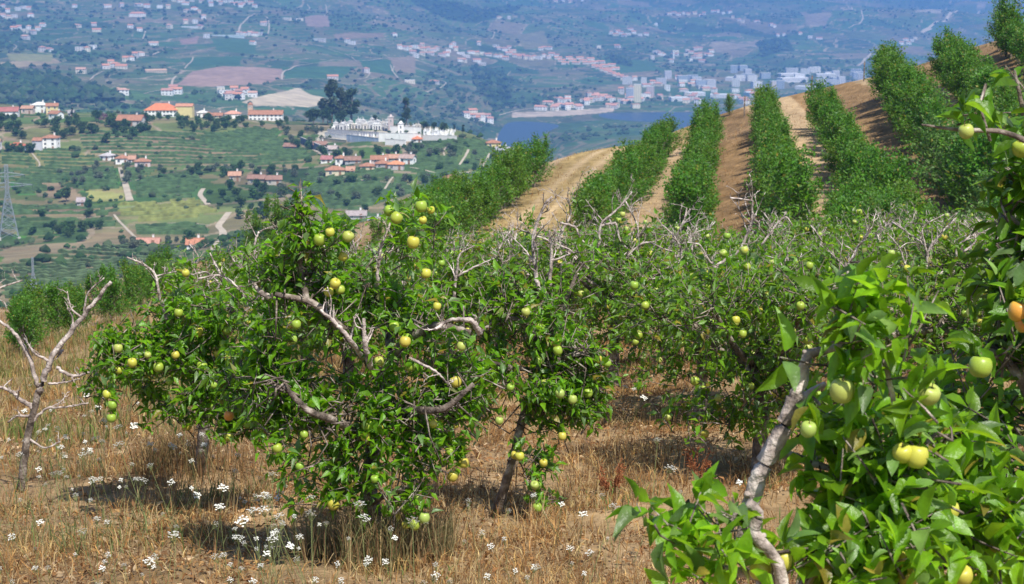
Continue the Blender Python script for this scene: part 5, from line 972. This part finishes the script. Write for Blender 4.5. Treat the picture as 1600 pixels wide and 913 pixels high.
# scrub and small far trees, uncountable
g=G()
def scrub(n,Yr,ur,size,dens,seed,cols):
    Y=np.exp(rng.uniform(math.log(Yr[0]),math.log(Yr[1]),n)); X=rng.uniform(*ur,n)*Y; k=dens(X,Y); X=X[k];Y=Y[k];Z=H(X,Y); k=Z>-271; X=X[k];Y=Y[k];Z=Z[k]; n=len(X)
    r=size*rng.uniform(.5,1.4,n); ico=np.array([(0,0,1),(.9,0,.35),(.28,.85,.4),(-.72,.53,.3),(-.72,-.53,.4),(.28,-.85,.3),(.6,.5,-.3),(-.3,.8,-.3),(-.9,0,-.2),(-.3,-.8,-.3),(.6,-.5,-.3)])
    Ff=np.array([[0,1,2],[0,2,3],[0,3,4],[0,4,5],[0,5,1],[1,6,2],[2,7,3],[3,8,4],[4,9,5],[5,10,1],[2,6,7],[3,7,8],[4,8,9],[5,9,10],[1,10,6]])
    V=(ico[None]*rng.uniform(.65,1.3,(n,11,1)))*r[:,None,None]*np.array([1,1,.9])+np.stack([X,Y,Z+r*.55],1)[:,None]
    cc=np.array(cols)[rng.integers(0,len(cols),n)]*rng.uniform(.6,1.3,(n,1)); g.add(V.reshape(-1,3),[(Ff[None]+(np.arange(n)*11)[:,None,None]).reshape(-1,3)],0,np.repeat(cc,11,0))
DK=[(.028,.06,.02),(.04,.075,.025),(.06,.085,.04)]
scrub(2200,(480,1500),(-.3,.1),1.4,lambda X,Y:(fbm(X*.012,Y*.012,45)>.55)&offroad(X,Y),1,DK)
scrub(700,(480,1500),(-.3,.1),1.8,lambda X,Y:fbm(X*.02,Y*.02,95)>.42,1,DK)
scrub(11000,(2200,9500),(-.3,.3),4.5,lambda X,Y:(fbm(X*.0022,Y*.0012,60)>.53)&~INF(X,Y),1,DK)
scrub(6000,(2200,9500),(-.3,.3),3.8,lambda X,Y:(fbm(X*.01,Y*.006,96)>.55)&~INF(X,Y)&offroad(X,Y),1,DK)
def inany(X,Y):
    m=np.zeros(X.shape,bool)
    for P in WOODW: m|=inpoly(X,Y,P)
    return m
scrub(30000,(2000,7000),(-.3,.3),6.5,inany,1,DK)
bank=gp([(770,190),(830,184),(1000,178),(1000,170),(900,176),(770,184)],2500); scrub(40000,(3300,4000),(-.02,.12),6,lambda X,Y:inpoly(X,Y,bank),1,DK)
tag(g.build('woodland_scrub',MT['farleaf']),kind='stuff')
# boat on the river
p=gr(905,208,2500); p[2]=-275.4; root=empty('boat',p,.3); tag(root,'small white boat on the blue river','boat'); g=G()
g.add([(-7,-2,0),(4,-2.2,0),(9,0,.4),(4,2.2,0),(-7,2,0),(-7,-2.4,2),(4,-2.6,2.1),(10.5,0,2.7),(4,2.6,2.1),(-7,2.4,2)],[(0,1,6,5),(1,2,7,6),(2,3,8,7),(3,4,9,8),(4,0,5,9),(5,6,8,9),(6,7,8),(4,3,2,1,0)],0,(.75,.75,.75)); g.build('hull',MT['wall'],root)
g=G(); g.box((-1.5,0,3.1),(6,3.2,2.0),0,col=(.78,.78,.78),taper=.85); g.build('cabin',MT['wall'],root)
# ---------------------------------------------------------------- labels: each member of a set gets its place in the set
ON=['first','second','third','fourth','fifth','sixth','seventh','eighth','ninth','tenth','eleventh','twelfth','thirteenth','fourteenth','fifteenth','sixteenth','seventeenth','eighteenth','nineteenth']
TN={20:('twentieth','twenty'),30:('thirtieth','thirty'),40:('fortieth','forty'),50:('fiftieth','fifty'),60:('sixtieth','sixty'),70:('seventieth','seventy'),80:('eightieth','eighty'),90:('ninetieth','ninety')}
def ordw(n):
    if n>=100: return 'hundredth' if n==100 else 'hundred-and-'+ordw(n-100)
    if n<20: return ON[n-1]
    t=n//10*10; return TN[t][0] if n%10==0 else TN[t][1]+'-'+ON[n%10-1]
sets={}
for o in C.objects:
    if o.parent is None and o.get('label') and o.get('category'): sets.setdefault(o['label'],[]).append(o)
for l,os_ in sets.items():
    if len(os_)<2: continue
    row='the row' in l or ' row ' in l and 'fruit tree' in l
    if l.startswith('leafy fruit tree in'): os_.sort(key=lambda o:-o.location.y); w='from far end'
    else: os_.sort(key=lambda o:o.location.x/max(o.location.y,1)); w='from the left'
    if not os_[0].get('group'):
        for o in os_: o['group']='alike: '+l
    for i,o in enumerate(os_): o['label']=l+', '+(ordw(i+1)+' '+w if i else ('leftmost' if w=='from the left' else 'last before crest'))
bad=[o['label'] for o in C.objects if o.parent is None and o.get('label') and not 4<=len(o['label'].replace(',',' ').split())<=16]
print('LONG',len(bad),sorted(set(bad))[:12])
